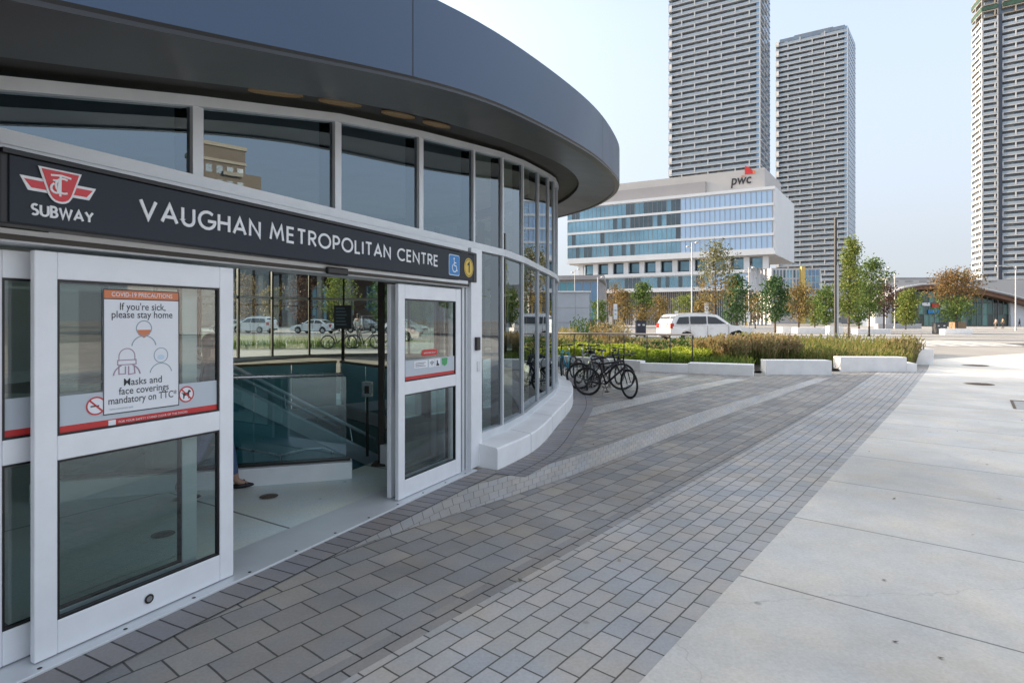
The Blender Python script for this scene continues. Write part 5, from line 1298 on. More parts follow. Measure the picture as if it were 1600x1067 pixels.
# ------------------------------------------------------------------ people
SKIN = mat('skin', (.42, .25, .18), .55, 0, .06, 10)
HAIR = mat('dark_hair', (.018, .013, .011), .6, 0, .2, 40)
DEN = mat('blue_denim', (.08, .13, .24), .85, 0, .2, 30)
def skinned(name, V, Eg, Rd, m, parent, sub=2, root=0):
    me = bpy.data.meshes.new(name); me.from_pydata([tuple(v) for v in V], Eg, []); me.materials.append(m)
    o = bpy.data.objects.new(name, me); COL.objects.link(o); o.parent = parent
    md = o.modifiers.new('skin', 'SKIN'); md.use_smooth_shade = True
    for i, r in enumerate(Rd):
        sv = me.skin_vertices[0].data[i]; sv.radius = r if hasattr(r, '__len__') else (r, r); sv.use_root = (i == root)
    s = o.modifiers.new('subd', 'SUBSURF'); s.levels = s.render_levels = sub
    return o
def person(label, loc, rotz, H, top, legs, hair=HAIR, stride=.18, arm=.25, shoe='black', group=None, skirt=False, cap=None):
    t = thing('person', label, 'person', loc, rotz, group)            # faces +x
    k = H / 1.70; P = lambda x, y, z: Vector((x * k, y * k, z * k))
    J = dict(pel=P(0, 0, .93), sp=P(.01, 0, 1.12), ch=P(.0, 0, 1.30), nk=P(-.005, 0, 1.46), hb=P(.01, 0, 1.53), hd=P(.03, 0, 1.60), ht=P(.015, 0, 1.66))
    for s, sg_ in (('l', 1), ('r', -1)):
        f = stride * sg_
        J['hp' + s] = P(.0, .09 * sg_, .90); J['kn' + s] = P(f * .55 + .04, .095 * sg_, .50); J['an' + s] = P(f - (.05 if f < 0 else 0), .095 * sg_, .085 + (.05 if f < 0 else 0)); J['to' + s] = P(f + .13, .105 * sg_, .03)
        J['sh' + s] = P(-.01, .18 * sg_, 1.39); J['el' + s] = P(-.04 - f * arm, .225 * sg_, 1.13); J['wr' + s] = P(.06 - f * arm * 2.2, .225 * sg_, .90); J['pa' + s] = P(.09 - f * arm * 2.6, .222 * sg_, .83)
    names = list(J); ix = {n: i for i, n in enumerate(names)}
    rad = dict(pel=(.13, .10), sp=(.115, .09), ch=(.135, .10), nk=.052, hb=(.062, .075), hd=(.072, .088), ht=(.055, .065), hpl=.085, hpr=.085, knl=.055, knr=.055, anl=.037, anr=.037, tol=.03, tor=.03, shl=.055, shr=.055, ell=.04, elr=.04, wrl=.026, wrr=.026, pal=(.018, .036), par=(.018, .036))
    E_ = [('pel', 'sp'), ('sp', 'ch'), ('ch', 'nk'), ('nk', 'hb'), ('hb', 'hd'), ('hd', 'ht')]
    for s in 'lr': E_ += [('pel', 'hp' + s), ('hp' + s, 'kn' + s), ('kn' + s, 'an' + s), ('an' + s, 'to' + s), ('ch', 'sh' + s), ('sh' + s, 'el' + s), ('el' + s, 'wr' + s), ('wr' + s, 'pa' + s)]
    V = [J[n] for n in names]; Rd = [rad[n] for n in names]; Ed = [(ix[a], ix[b]) for a, b in E_]
    sc2 = lambda r, q=1.: tuple(v * k * q for v in r) if hasattr(r, '__len__') else r * k * q
    Rd = [sc2(r) for r in Rd]
    for s, sg_ in (('l', 1), ('r', -1)):                                # fingers and thumb
        pa = J['pa' + s]; wr = J['wr' + s]; d = (pa - wr).normalized()
        for j, ln in enumerate((.062, .072, .068, .052)):
            a = pa + Vector(((-.024 + .016 * j) * k, 0, 0)); q1 = a + d * ln * .6 * k; q2 = q1 + (d * .7 + Vector((.0, -sg_ * .5, 0))).normalized() * ln * .5 * k
            b = len(V); V += [a, q1, q2]; Rd += [.0095 * k, .0085 * k, .007 * k]; Ed += [(ix['pa' + s], b), (b, b + 1), (b + 1, b + 2)]
        a = wr.lerp(pa, .5) + Vector((.03, 0, 0)) * k; b = len(V); V += [a, a + (d + Vector((.7, 0, 0))).normalized() * .035 * k]; Rd += [.011 * k, .009 * k]; Ed += [(ix['wr' + s], b), (b, b + 1)]
    skinned('body', V, Ed, Rd, SKIN, t)
    # face
    hc = P(.035, 0, 1.595)
    mb = MB()
    mb.ell(hc + P(.085, 0, -.005), (.020 * k, .012 * k, .024 * k), 8, 6)
    for sg_ in (1, -1): mb.ell(hc + P(.0, .085 * sg_, .0), (.016 * k, .010 * k, .028 * k), 8, 6)
    obj('nose_and_ears', mb, SKIN, t, smooth=True)
    mb = MB()
    for sg_ in (1, -1): mb.ell(hc + P(.074, .032 * sg_, .025), (.010 * k, .013 * k, .008 * k), 8, 6)
    mb.ell(hc + P(.076, 0, -.045), (.010 * k, .024 * k, .006 * k), 8, 6); obj('eyes_and_mouth', mb, HAIR, t, smooth=True)
    mb = MB(); mb.ell(hc + P(-.022, 0, .03), (.098 * k, .092 * k, .098 * k), 16, 10)
    if hair is HAIR: mb.ell(hc + P(-.065, 0, -.07), (.05 * k, .075 * k, .12 * k), 12, 8)
    obj('hair', mb, hair, t, smooth=True)
    # clothes: a shell a little wider than the body
    def shell(name, ns, es, q, m, over={}):
        i2 = {n: i for i, n in enumerate(ns)}
        pos = [over.get(n, J[n]) for n in ns]
        skinned(name, pos, [(i2[a], i2[b]) for a, b in es], [sc2(rad[n], q) for n in ns], m, t)
    sl_ = {'el' + s: J['el' + s] for s in 'lr'}
    tn = ['pel', 'sp', 'ch', 'shl', 'shr', 'ell', 'elr', 'wrl', 'wrr']
    ov = {'wr' + s: J['el' + s].lerp(J['wr' + s], .85) for s in 'lr'}; ov['pel'] = J['pel'] + Vector((0, 0, .0))
    shell('shirt', tn, [('pel', 'sp'), ('sp', 'ch'), ('ch', 'shl'), ('ch', 'shr'), ('shl', 'ell'), ('shr', 'elr'), ('ell', 'wrl'), ('elr', 'wrr')], 1.18, top, ov)
    ln_ = ['pel', 'hpl', 'hpr', 'knl', 'knr', 'anl', 'anr']
    ov = {'an' + s: J['kn' + s].lerp(J['an' + s], .86) for s in 'lr'}; ov['pel'] = J['pel'] + Vector((0, 0, .01))
    shell('trousers', ln_, [('pel', 'hpl'), ('pel', 'hpr'), ('hpl', 'knl'), ('hpr', 'knr'), ('knl', 'anl'), ('knr', 'anr')], 1.22, legs, ov)
    for s in 'lr':
        a, b = J['an' + s], J['to' + s]; mb = MB(); d = b - a
        mb.ell(((a.x + b.x) / 2, (a.y + b.y) / 2, min(a.z, b.z) - .0), (.135 * k, .047 * k, .03 * k), 12, 6)
        if shoe != 'sandal': mb.ell(((a.x * .7 + b.x * .3), a.y, b.z + .03 * k), (.085 * k, .045 * k, .045 * k), 12, 6)
        else: mb.tube([(b.x - .03, b.y - .045 * k, b.z), (b.x - .05, b.y, b.z + .05), (b.x - .03, b.y + .045 * k, b.z)], .012, 6)
        obj('sandal' if shoe == 'sandal' else 'shoe', mb, M['black'], t, smooth=True)
    return t
cloth = lambda n, c: mat(n, c, .85, 0, .12, 25)
gp = G(330, 774)
person('person in dark top, blue jeans and black sandals walking behind the left door leaf', (gp.x, gp.y - .02, .014), .55, 1.64, cloth('dark_top', (.022, .022, .035)), DEN, stride=.26, arm=.05, shoe='sandal')
person('person in white standing beyond the far glass by the bicycles', (X(560, 32), 32, gz(32)), 1.2, 1.70, cloth('white_shirt', (.6, .6, .6)), cloth('grey_trousers', (.22, .22, .24)), stride=.08)
person('person in dark clothes on the path by the low arched station entrance', (X(1593, 128), 128, .5), 2.0, 1.72, cloth('black_coat', (.03, .03, .03)), cloth('black_trousers', (.02, .02, .025)), stride=.12)
person('person in grey walking on the left of two before the arched station', (X(1556, 96), 96, .5), 3.0, 1.70, cloth('grey_jacket', (.25, .25, .26)), cloth('tan_trousers', (.2, .16, .11)), stride=.16)
person('person in an olive jacket walking on the right of two before the arched station', (X(1567, 96), 96, .5), 3.0, 1.78, cloth('olive_jacket', (.09, .085, .05)), cloth('dark_trousers', (.04, .04, .05)), stride=.16)

# ------------------------------------------------------------------ lamps, signs, bins
M['pole'] = mat('light_grey_pole', (.42, .43, .45), .5, .3, .05)
M['poledark'] = mat('charcoal_pole', (.045, .047, .05), .5, .3, .05)
M['lens'] = mat('frosted_lamp_lens', (.6, .62, .64), .3, 0, .02)
def mast(label, u, vt, y, m, heads=0, r=.06, arm=None, name='street_lamp', group=None, base=True):
    h = Z(vt, y) - gz(y); t = thing(name, label, 'street lamp', (X(u, y), y, gz(y)), 0, group)
    mb = MB(); mb.tube([(0, 0, 0), (0, 0, .3), (0, 0, .32), (0, 0, h)], [r * 1.5, r * 1.5, r, r * .7], 10); obj('pole', mb, m, t, smooth=40)
    for k in range(heads):
        a = k * 2.1; d = Vector((math.cos(a), math.sin(a), 0)); z = h - .35 * k
        mb = MB(); mb.tube([(0, 0, z - .25), d * .42 + Vector((0, 0, z))], .022, 6); obj('arm', mb, m, t)
        hd = MB(); c = d * .5 + Vector((0, 0, z)); hd.tube([c + Vector((0, 0, -.05)), c + Vector((0, 0, .03)), c + Vector((0, 0, .09))], [.20, .20, .08], 14); ho = obj('lamp_head', hd, m, t, smooth=40)
        l = MB(); l.tube([c + Vector((0, 0, -.075)), c + Vector((0, 0, -.052))], [.16, .18], 14); obj('lens', l, M['lens'], ho)
    if arm:
        mb = MB(); mb.tube([(0, 0, h - .5), (arm * .15, 0, h - .05), (arm, 0, h + .05)], [.05, .045, .035], 8); obj('arm', mb, m, t, smooth=True)
        hd = MB(); hd.box(min(arm, arm * 1.35), -.14, h, max(arm, arm * 1.35), .14, h + .1); ho = obj('lamp_head', hd, m, t, bevel=.03)
        l = MB(); l.box(min(arm * 1.05, arm * 1.3), -.1, h - .02, max(arm * 1.05, arm * 1.3), .1, h - .001); obj('lens', l, M['lens'], ho)
    return t
mm = mast('tall bare charcoal mast rising past the second tower', 1305.5, 343, 38, M['poledark'], r=.085)
mb = MB(); h_ = Z(343, 38) - gz(38); mb.box(-.07, -.07, h_ * .62, .07, .07, h_ + .12); obj('lamp_tube', mb, M['poledark'], mm, bevel=.01)
mb = MB(); mb.box(.05, -.04, .3, .20, .04, h_ * .62); obj('banner_arm', mb, M['pole'], mm, bevel=.01)
LG = 'slim plaza lamps with clustered heads'
mast('slim lamp pole with two heads standing left of the pale olive tree', 1081, 379, 58, M['pole'], 2, .075, group=LG)
mast('slim lamp pole with a double head close to the dark green narrow tree', 1170, 418, 64, M['pole'], 2, .07, group=LG)
mast('slim lamp pole with clustered heads, left of the pair before the arched station', 1384, 418, 88, M['pole'], 3, .08, group=LG)
mast('slim lamp pole with clustered heads, right of the pair before the arched station', 1398, 428, 92, M['pole'], 3, .10, group=LG)
mast('slim lamp pole beside the blue glass pavilion, close to the office block', 934, 433, 60, M['pole'], 1, .07, group=LG)
mast('slim lamp pole with two heads rising behind the blue glass pavilion', 898, 421, 74, M['pole'], 2, .06, group=LG)
mast('slim lamp pole with a single head beside the dark purple tree', 1163, 432, 78, M['pole'], 1, .05, group=LG)
mast('grey street lamp with a long arm at the right edge of the photo', 1587, 416, 74, M['pole'], 0, .08, arm=-1.9)
def post_sign(label, u, y, v0, v1, w, name='street_sign', m='letter', two=False):
    t = thing(name, label, 'sign', (X(u, y), y, gz(y))); zt, zb = Z(v0, y) - gz(y), Z(v1, y) - gz(y); ww = w * y / FL / 2
    mb = MB(); mb.tube([(0, .03, 0), (0, .03, zt)], .03, 8); obj('post', mb, M['pole'], t, smooth=True)
    mb = MB(); mb.box(-ww, -.015, zb, ww, .0, zt); obj('panel', mb, M[m], t, bevel=.005)
    mb = MB(); mb.box(-ww * .7, -.018, zb + (zt - zb) * .55, ww * .7, -.0155, zb + (zt - zb) * .62); mb.box(-ww * .5, -.018, zb + (zt - zb) * .3, ww * .5, -.0155, zb + (zt - zb) * .36); obj('marking', mb, M['greyink'], t)
    return t
post_sign('tall narrow white parking sign left of the SUV behind the railing', 961.5, 48, 475, 499, 6)
post_sign('tall narrow white parking sign rising above the roof of the SUV', 1104, 52, 473, 492, 6)
post_sign('small white parking sign just left of the SUV windscreen', 1057, 58, 486, 493, 5)
post_sign('white and dark sign at the corner right of the SUV bonnet', 1169, 56, 486, 503, 6)
def bin_(label, u, y, w, h, m):
    t = thing('litter_bin', label, 'litter bin', (X(u, y), y, gz(y))); ww = w / 2
    mb = MB(); mb.box(-ww, -.25, .08, ww, .25, h); obj('body', mb, m, t, bevel=.02)
    mb = MB(); mb.box(-ww - .02, -.27, h, ww + .02, .27, h + .06); obj('lid', mb, M['black'], t, bevel=.015)
    mb = MB()
    for x in (-ww * .5, ww * .5): mb.box(x - .09, -.262, h * .72, x + .09, -.249, h * .82)
    obj('opening', mb, M['lens'], t)
    mb = MB()
    for x in (-ww + .06, ww - .06): mb.box(x - .04, -.2, 0, x + .04, .2, .08)
    obj('foot', mb, M['black'], t)
    return t
bin_('dark twin litter bin before the rust coloured tree', 1468, 55, 1.1, 1.05, mat('charcoal_bin', (.045, .05, .055), .5))
bin_('dark blue litter bin behind the railing left of the SUV', 1001, 46, .75, 1.25, mat('navy_bin', (.03, .035, .06), .5))
def lowwall(label, u0, u1, y, h, d, m='block', name='seat_wall', cat='seat wall', dy=0):
    mb = MB(); x0, x1 = X(u0, y), X(u1, y); mb.add([(0, 0, -.1), (x1 - x0, dy, -.1), (x1 - x0, dy + d, -.1), (0, d, -.1), (0, 0, h), (x1 - x0, dy, h), (x1 - x0, dy + d, h), (0, d, h)], [(0, 3, 2, 1), (4, 5, 6, 7), (0, 1, 5, 4), (1, 2, 6, 5), (2, 3, 7, 6), (3, 0, 4, 7)])
    return tag(obj(name, mb, M[m], None, bevel=.02, loc=(x0, y, gz(y))), label, cat)
lowwall('white seat wall under the green tree left of the lamp mast', 1222, 1246, 62, .65, 1.2)
lowwall('long white seat wall between the orange brown tree and the mast', 1246, 1300, 59, .6, 1.2)
lowwall('pale seat wall behind the pointed yellow green tree', 1340, 1392, 56, .5, 1.0)
lowwall('dark low wall in front of the arched station at the left', 1372, 1440, 94, .8, 1.0, 'pole')
lowwall('white planter block at the foot of the rust coloured tree', 1476, 1520, 54, .55, 1.5)
lowwall('tan wooden bench top behind the rust coloured tree trunk', 1492, 1510, 57.5, 1.15, .8, 'wood', 'wooden_bench', 'bench')
lowwall('pale round ended seat wall at the street corner behind the dark twin bin', 1296, 1318, 55, .8, .7)
def disc_obj(u, v, r, label, sq=1.):
    p = G(u, v); mb = MB(); mb.tube([(0, 0, .006), (0, 0, .012)], [r, r * .97], 28)
    for k in range(-3, 4): mb.box(-r * .75 + abs(k) * .03, k * r * .22 - .012, .012, r * .75 - abs(k) * .03, k * r * .22 + .012, .016)
    return tag(obj('manhole_cover', mb, M['iron'], None, loc=tuple(p)), label, 'manhole cover')
disc_obj(1528, 600, .36, 'rusty manhole cover in the walkway, nearer of the two')
disc_obj(1522, 571, .42, 'dark manhole cover in the walkway, farther of the two')
hp = G(1578, 626); hq = G(1640, 628); ht = thing('utility_hatch', 'square steel utility hatch with red marking at the right edge of the walkway', 'hatch', (hp.x, hp.y, .004))
mb = MB(); e = E_DIR; mb.obox((0, 0), (E_N.x, E_N.y), (-E_DIR.x, -E_DIR.y), 0, 0, .002, 1.8, 1.6, .01); obj('lid', mb, mat('pale_hatch_lid', (.42, .41, .39), .7), ht)
mb = MB()
for a in ((0, 0, 1.8, .10), (0, .1, .05, 1.6)): mb.obox((0, 0), (E_N.x, E_N.y), (-E_DIR.x, -E_DIR.y), a[0], a[1], .010, a[2], a[3], .016)
obj('frame', mb, M['iron'], ht)
mb = MB(); mb.obox((0, 0), (E_N.x, E_N.y), (-E_DIR.x, -E_DIR.y), .42, .22, .010, 1.5, .5, .014); obj('marking', mb, M['red'], ht)
# ------------------------------------------------------------------ towers
M['tslab'] = mat('pale_balcony_concrete', (.48, .50, .52), .7, 0, .05, .3)
M['tglass'] = mat('dark_tower_glass', (.125, .15, .18), .12, 0, .2, .3, spec=.7)
M['tglass2'] = mat('grey_tower_glass', (.15, .20, .265), .2, 0, .2, .3, spec=.6)
M['tglass3'] = mat('pale_curtained_glass', (.30, .31, .32), .3, 0, .15, .3)
M['trail'] = mat('grey_glass_railing', (.29, .36, .43), .18, 0, .1, .4, spec=.6)
M['tframe'] = mat('grey_window_frame', (.22, .23, .24), .5, .2, .05)
M['rough'] = mat('bare_concrete', (.26, .24, .21), .85, 0, .2, .3)
M['net'] = mat('green_safety_net', (.03, .075, .055), .8, 0, .3, .6)
M['bluegl'] = mat('blue_mirror_glass', (.14, .24, .36), .06, .5, .15, .1, spec=.8)
def tower(label, faces, core, z0, nf, fh, group, rough_from=None, dep=1.7, per=12.6, strip=None, blue=None):
    """faces: list of (start, end) plan points of the balcony front; core: plan polygon of the body"""
    cx_ = sum(p[0] for p in core) / len(core); cy_ = sum(p[1] for p in core) / len(core)
    t = thing('apartment_tower', label, 'tower', (cx_, cy_, gz(100)), 0, group)
    o2 = lambda p: (p[0] - cx_, p[1] - cy_)
    top = z0 + nf * fh
    mb = MB(); mb.prism([o2(p) for p in core], 0, top + 1.5); obj('wall', mb, M['tglass2'], t)
    rnd = random.Random(5)
    bal, win, rail = [], [], []
    for var in range(4):
        b, w, r = MB(), MB(), MB()
        for fi, (p, q, d_) in enumerate(faces):
            p, q = Vector(o2(p)), Vector(o2(q)); e = (q - p).normalized(); L_ = (q - p).length; nn = Vector((e.y, -e.x))
            if nn.dot((p + q) / 2) < 0: nn = -nn
            d = d_ if d_ is not None else dep
            b.obox(p, e, nn, 0, -d - .3, -.20, L_, 0, .10); b.obox(p, e, nn, 0, -.14, .10, L_, .02, .26)
            x = (per * .5 if var % 2 else 0.) + .25
            xs = []
            while x < L_ - .2: xs.append(x); x += per
            for x in xs + [L_ - .25]: b.obox(p, e, nn, x - .25, -d, .36, x + .25, .03, fh - .22)
            x = 0.; 
            while x < L_ - .4:
                x2 = min(L_, x + 1.55); k = rnd.choice((0, 0, 0, 1, 1, 2))
                P = lambda a, z: (p.x + e.x * a - nn.x * (d - .04), p.y + e.y * a - nn.y * (d - .04), z)
                w.quad(P(x + .07, .15), P(x2 - .07, .15), P(x2 - .07, fh - .3), P(x + .07, fh - .3), k)
                w.obox(p, e, nn, x2 - .07, -d + .02, .12, x2 + .07, -d + .10, fh - .22, 3)
                x = x2
            r.obox(p, e, nn, .05, -.10, .36, L_ - .05, -.05, 1.30)
        bo = (b, w, r)
        for L__, m_, nm, mt in ((bal, b, 'balcony', M['tslab']), (win, w, 'window_band', [M['tglass'], M['tglass2'], M['tglass3'], M['tframe']]), (rail, r, 'railing', M['trail'])):
            me_o = obj(nm, m_, mt, t); L__.append(me_o.data); bpy.data.objects.remove(me_o)
    for i in range(nf):
        z = z0 + i * fh; v = (i % 2) + 2 * rnd.randint(0, 1)
        unfinished = rough_from is not None and i >= rough_from
        for L__, nm in ((bal, 'balcony'), (win, 'window_band'), (rail, 'railing')):
            if unfinished and nm != 'balcony': continue
            o = bpy.data.objects.new(nm, L__[v]); COL.objects.link(o); o.parent = t; o.location = (0, 0, z)
            if unfinished: o.material_slots[0].link = 'OBJECT'; o.material_slots[0].material = M['rough']
    for i in range(rough_from or nf, nf):
        if i % 2: continue
        mb = MB()
        for p, q, d in faces:
            p, q = Vector(o2(p)), Vector(o2(q)); e = (q - p).normalized(); L_ = (q - p).length; nn = Vector((e.y, -e.x))
            if nn.dot((p + q) / 2) < 0: nn = -nn
            mb.obox(p, e, nn, 0, .06, z0 + i * fh + .5, L_, .12, z0 + i * fh + 2.4)
        obj('safety_net', mb, M['net'], t)
    if blue:
        a, b_, zig = Vector(o2(blue[0])), Vector(o2(blue[1])), blue[2]; e = (b_ - a).normalized(); L_ = (b_ - a).length; nn = Vector((e.y, -e.x))
        if nn.dot(a) < 0: nn = -nn
        mb = MB(); mb.obox(a, e, nn, 0, -1.75, z0, L_, -.25, top); obj('glass_facade', mb, M['bluegl'], t)
        mb = MB()
        for i in range(nf):
            z = z0 + i * fh
            if zig:
                h = .35 if i % 2 else .62
                mb.obox(a, e, nn, 0, -.24, z - .16, L_ * h, .25, z + .16); mb.obox(a, e, nn, L_ * h - .4, -.24, z + .165, L_ * h, .24, z + fh - .165)
                mb.obox(a, e, nn, L_ * h + .01, -.24, z - .14, L_, -.05, z + .14)
            else: mb.obox(a, e, nn, 0, -.24, z - .09, L_, -.12, z + .09)
        for k in range(1, 7): mb.obox(a, e, nn, L_ * k / 7 - .06, -.245, z0, L_ * k / 7 + .06, -.16, top)
        obj('facade_grid', mb, M['tslab'], t)
    mb = MB(); mb.prism([(o2(p)[0] * .6, o2(p)[1] * .6) for p in core], top + 1.5, top + 4.2); obj('plant_room', mb, M['tframe'], t)
    if strip:
        a, b_ = Vector(o2(strip[0])), Vector(o2(strip[1])); e = (b_ - a).normalized(); nn = Vector((e.y, -e.x))
        if nn.dot(a) < 0: nn = -nn
        mb = MB(); mb.obox(a, e, nn, 0, -2, 0, (b_ - a).length, .25, z0 + (rough_from or nf) * fh); obj('dark_strip', mb, mat('dark_blue_cladding', (.028, .04, .065), .4), t)
    return t
TW = 'apartment towers behind the plaza'
def ln(p, d, t): return (p[0] + d[0] * t, p[1] + d[1] * t)
# left tower
Y1 = 270.; c1 = (X(1188, Y1), Y1); l1 = ln(c1, (-1.78, 1), 21); r1 = ln(c1, (.70, 1), 19); bk = (l1[0] + r1[0] - c1[0], l1[1] + r1[1] - c1[1])
ins = lambda p, q, r, d=1.7: None
def inset(P, d):
    c = Vector((sum(p[0] for p in P) / len(P), sum(p[1] for p in P) / len(P))); out = []
    n_ = len(P)
    for i in range(n_):
        a, b, cc = Vector(P[i - 1]), Vector(P[i]), Vector(P[(i + 1) % n_]); d1 = (b - a).normalized(); d2 = (cc - b).normalized()
        n1 = Vector((-d1.y, d1.x)); n2 = Vector((-d2.y, d2.x))
        if n1.dot(c - b) < 0: n1, n2 = -n1, -n2
        bi = (n1 + n2).normalized(); out.append(tuple(b + bi * d / max(.4, bi.dot(n1))))
    return out
tower('tall apartment tower cut off by the top edge, right behind the white glass office block', [(l1, c1, None), (l1, bk, None)], inset([l1, c1, r1, bk], 1.7), .5 + 3, 56, 2.95, TW, blue=(c1, r1, True))
Y2 = 321.; c2 = (X(1325, Y2), Y2); l2 = ln(c2, (-1.63, 1), 19.3); r2 = ln(c2, (.8, 1), 22); b2_ = (l2[0] + r2[0] - c2[0], l2[1] + r2[1] - c2[1])
nf2 = int((Z(36, Y2) - 3.5) / 2.95)
tower('apartment tower with its whole flat top in view, between the other two', [(l2, c2, None), (l2, b2_, None)], inset([l2, c2, r2, b2_], 1.7), 3.5, nf2, 2.95, TW, blue=(c2, r2, False))
Y3 = 280.; c3 = (X(1534, Y3), Y3); e3 = Vector((1.5, -1)).normalized(); r3 = (c3[0] + e3.x * 40, c3[1] + e3.y * 40); l3 = ln(c3, (.36, 1), 11.5)
b3 = (l3[0] + e3.x * 40, l3[1] + e3.y * 40)
def at3(u):
    r_ = (u - 800) / FL; t = (r_ * c3[1] - c3[0]) / (e3.x - r_ * e3.y); return (c3[0] + e3.x * t, c3[1] + e3.y * t)
tower('unfinished apartment tower at the right edge with bare concrete and green netting on top', [(c3, at3(1560), None), (at3(1566), r3, None), (l3, c3, .8)], inset([l3, c3, r3, b3], 1.7), 3.5 + 2.95 * 6, 48, 2.95, TW, rough_from=43, per=9.5, strip=(at3(1560), at3(1566)))

# ------------------------------------------------------------------ white office block with the raised glass box
M['panel'] = mat('white_metal_panel', (.66, .68, .70), .45, 0, .04, .2)
M['pent'] = mat('pale_grey_cladding', (.46, .45, .44), .6, 0, .05, .2)
M['pent2'] = mat('mid_grey_louvre', (.32, .31, .315), .6, 0, .06, .2)
M['og1'] = mat('teal_office_glass', (.17, .32, .41), .06, .4, .35, .12, spec=.9)
M['og2'] = mat('pale_office_glass', (.38, .53, .72), .12, 0, .06, .1, spec=.8)
M['og3'] = mat('dark_office_glass', (.05, .085, .11), .06, 0, .3, .15, spec=.9)
Bc = Vector((X(1211, 145), 145.)); Ac = Vector((X(886, 171), 171.)); Cc = Vector((X(1241, 168), 168.)); 
of = thing('office_block', 'white office block with a raised glass box and a logo on its roof', 'office building', (Bc.x, Bc.y, .5))
fe = (Ac - Bc).normalized(); FLn = (Ac - Bc).length; fn = Vector((-fe.y, fe.x)); fn = fn if fn.y < 0 else -fn
se = (Cc - Bc).normalized(); SLn = (Cc - Bc).length; s_n = Vector((se.y, -se.x)); s_n = s_n if s_n.x > 0 else -s_n
zT, zB = Z(291, 145), Z(397, 145)
def quadprism(p, a, b, z0, z1): return [(p.x, p.y), (p.x + a.x, p.y + a.y), (p.x + a.x + b.x, p.y + a.y + b.y), (p.x + b.x, p.y + b.y)], z0, z1
def pz(mbx, s0, s1, t0, t1, z0, z1, mi=0):      # prism over the skewed plan: s along the front from the right corner, t along the side
    P = lambda s, t: (Bc.x + fe.x * s + se.x * t, Bc.y + fe.y * s + se.y * t)
    mbx.prism([P(s0, t0), P(s1, t0), P(s1, t1), P(s0, t1)], z0, z1, mi); return mbx
wobj('upper_box', pz(MB(), 0, FLn, 0, SLn, zB, zT), M['panel'], of)
nfl = 4; fhh = (zT - zB - 1.9) / nfl
P_ = lambda s, o, z: (Bc.x + fe.x * s + fn.x * o, Bc.y + fe.y * s + fn.y * o, z)
rnd = random.Random(11)
for i in range(nfl):
    zb_ = zB + 1.2 + i * fhh
    mb = MB(); ns = 44
    for k in range(ns):
        s0, s1 = .6 + (FLn - .9) * k / ns, .6 + (FLn - .9) * (k + 1) / ns
        pale = s0 < FLn * .40 + .6 * i * .2
        mi = 1 if pale else (2 if (rnd.random() < .16 or (.40 < s0 / FLn < .68 and i in (3, 2) and rnd.random() < .5)) else 0)
        mb.quad(P_(s0 + .05, .10, zb_ + .35), P_(s1 - .05, .10, zb_ + .35), P_(s1 - .05, .10, zb_ + fhh - .3), P_(s0 + .05, .10, zb_ + fhh - .3), mi)
    w = wobj('window_band', mb, [M['og1'], M['og2'], M['og3']], of)
    mb = MB()
    for k in range(ns + 1):
        s0 = .6 + (FLn - .9) * k / ns; mb.obox(Bc, fe, fn, s0 - .05, .03, zb_ + .35, s0 + .05, .16, zb_ + fhh - .3)
    mb.v = [(p[0] - Bc.x, p[1] - Bc.y, p[2] - .5) for p in mb.v]
    obj('mullions', mb, M['tframe'] , w)
    mb = MB(); mb.obox(Bc, fe, fn, .2, .02, zb_ - .28, FLn - .2, .32, zb_ + .34); wobj('floor_edge', mb, M['panel'], of)
mb = MB(); mb.obox(Bc, fe, fn, 0, .02, zT - .75, FLn, .4, zT + .02); mb.obox(Bc, fe, fn, 0, .02, zB + .0, FLn, .4, zB + .9); wobj('frame_edge', mb, M['panel'], of)
wobj('soffit', pz(MB(), .5, FLn - .5, .5, SLn - .5, zB - .25, zB - .02), M['pent'], of)
# recessed storey with columns
zR = Z(418, 147)
wobj('recessed_storey', pz(MB(), 9, FLn - 4, 3.5, SLn, zR - .5, zB - .26), M['og3'], of)
for k in range(12):
    s0 = 2.5 + k * (FLn - 6) / 11
    mb = MB(); mb.obox(Bc + se * 1.8, fe, fn, s0 - .7, -.9, zR - .3, s0 + .7, .3, zB - .26); wobj('column', mb, M['panel'], of)
    if k < 11:
        mb = MB(); mb.obox(Bc + se * 3.3, fe, fn, s0 + 1.1, -.1, zR + .2, s0 + (FLn - 6) / 11 - 1.1, .05, zB - .5)
        wobj('window', mb, M['og1'], of)
        mb = MB(); mb.obox(Bc + se * 3.3, fe, fn, s0 + .75, -.1, zR - .3, s0 + 1.08, .03, zB - .3); wobj('wall_panel', mb, M['panel'], of)
for k in range(4):
    mb = MB(); c = Bc + se * (5 + 5 * k) + fe * 6; mb.obox(c, fe, fn, -.25, -.25, .4, .25, .25, zB - .26); wobj('column', mb, M['panel'], of)
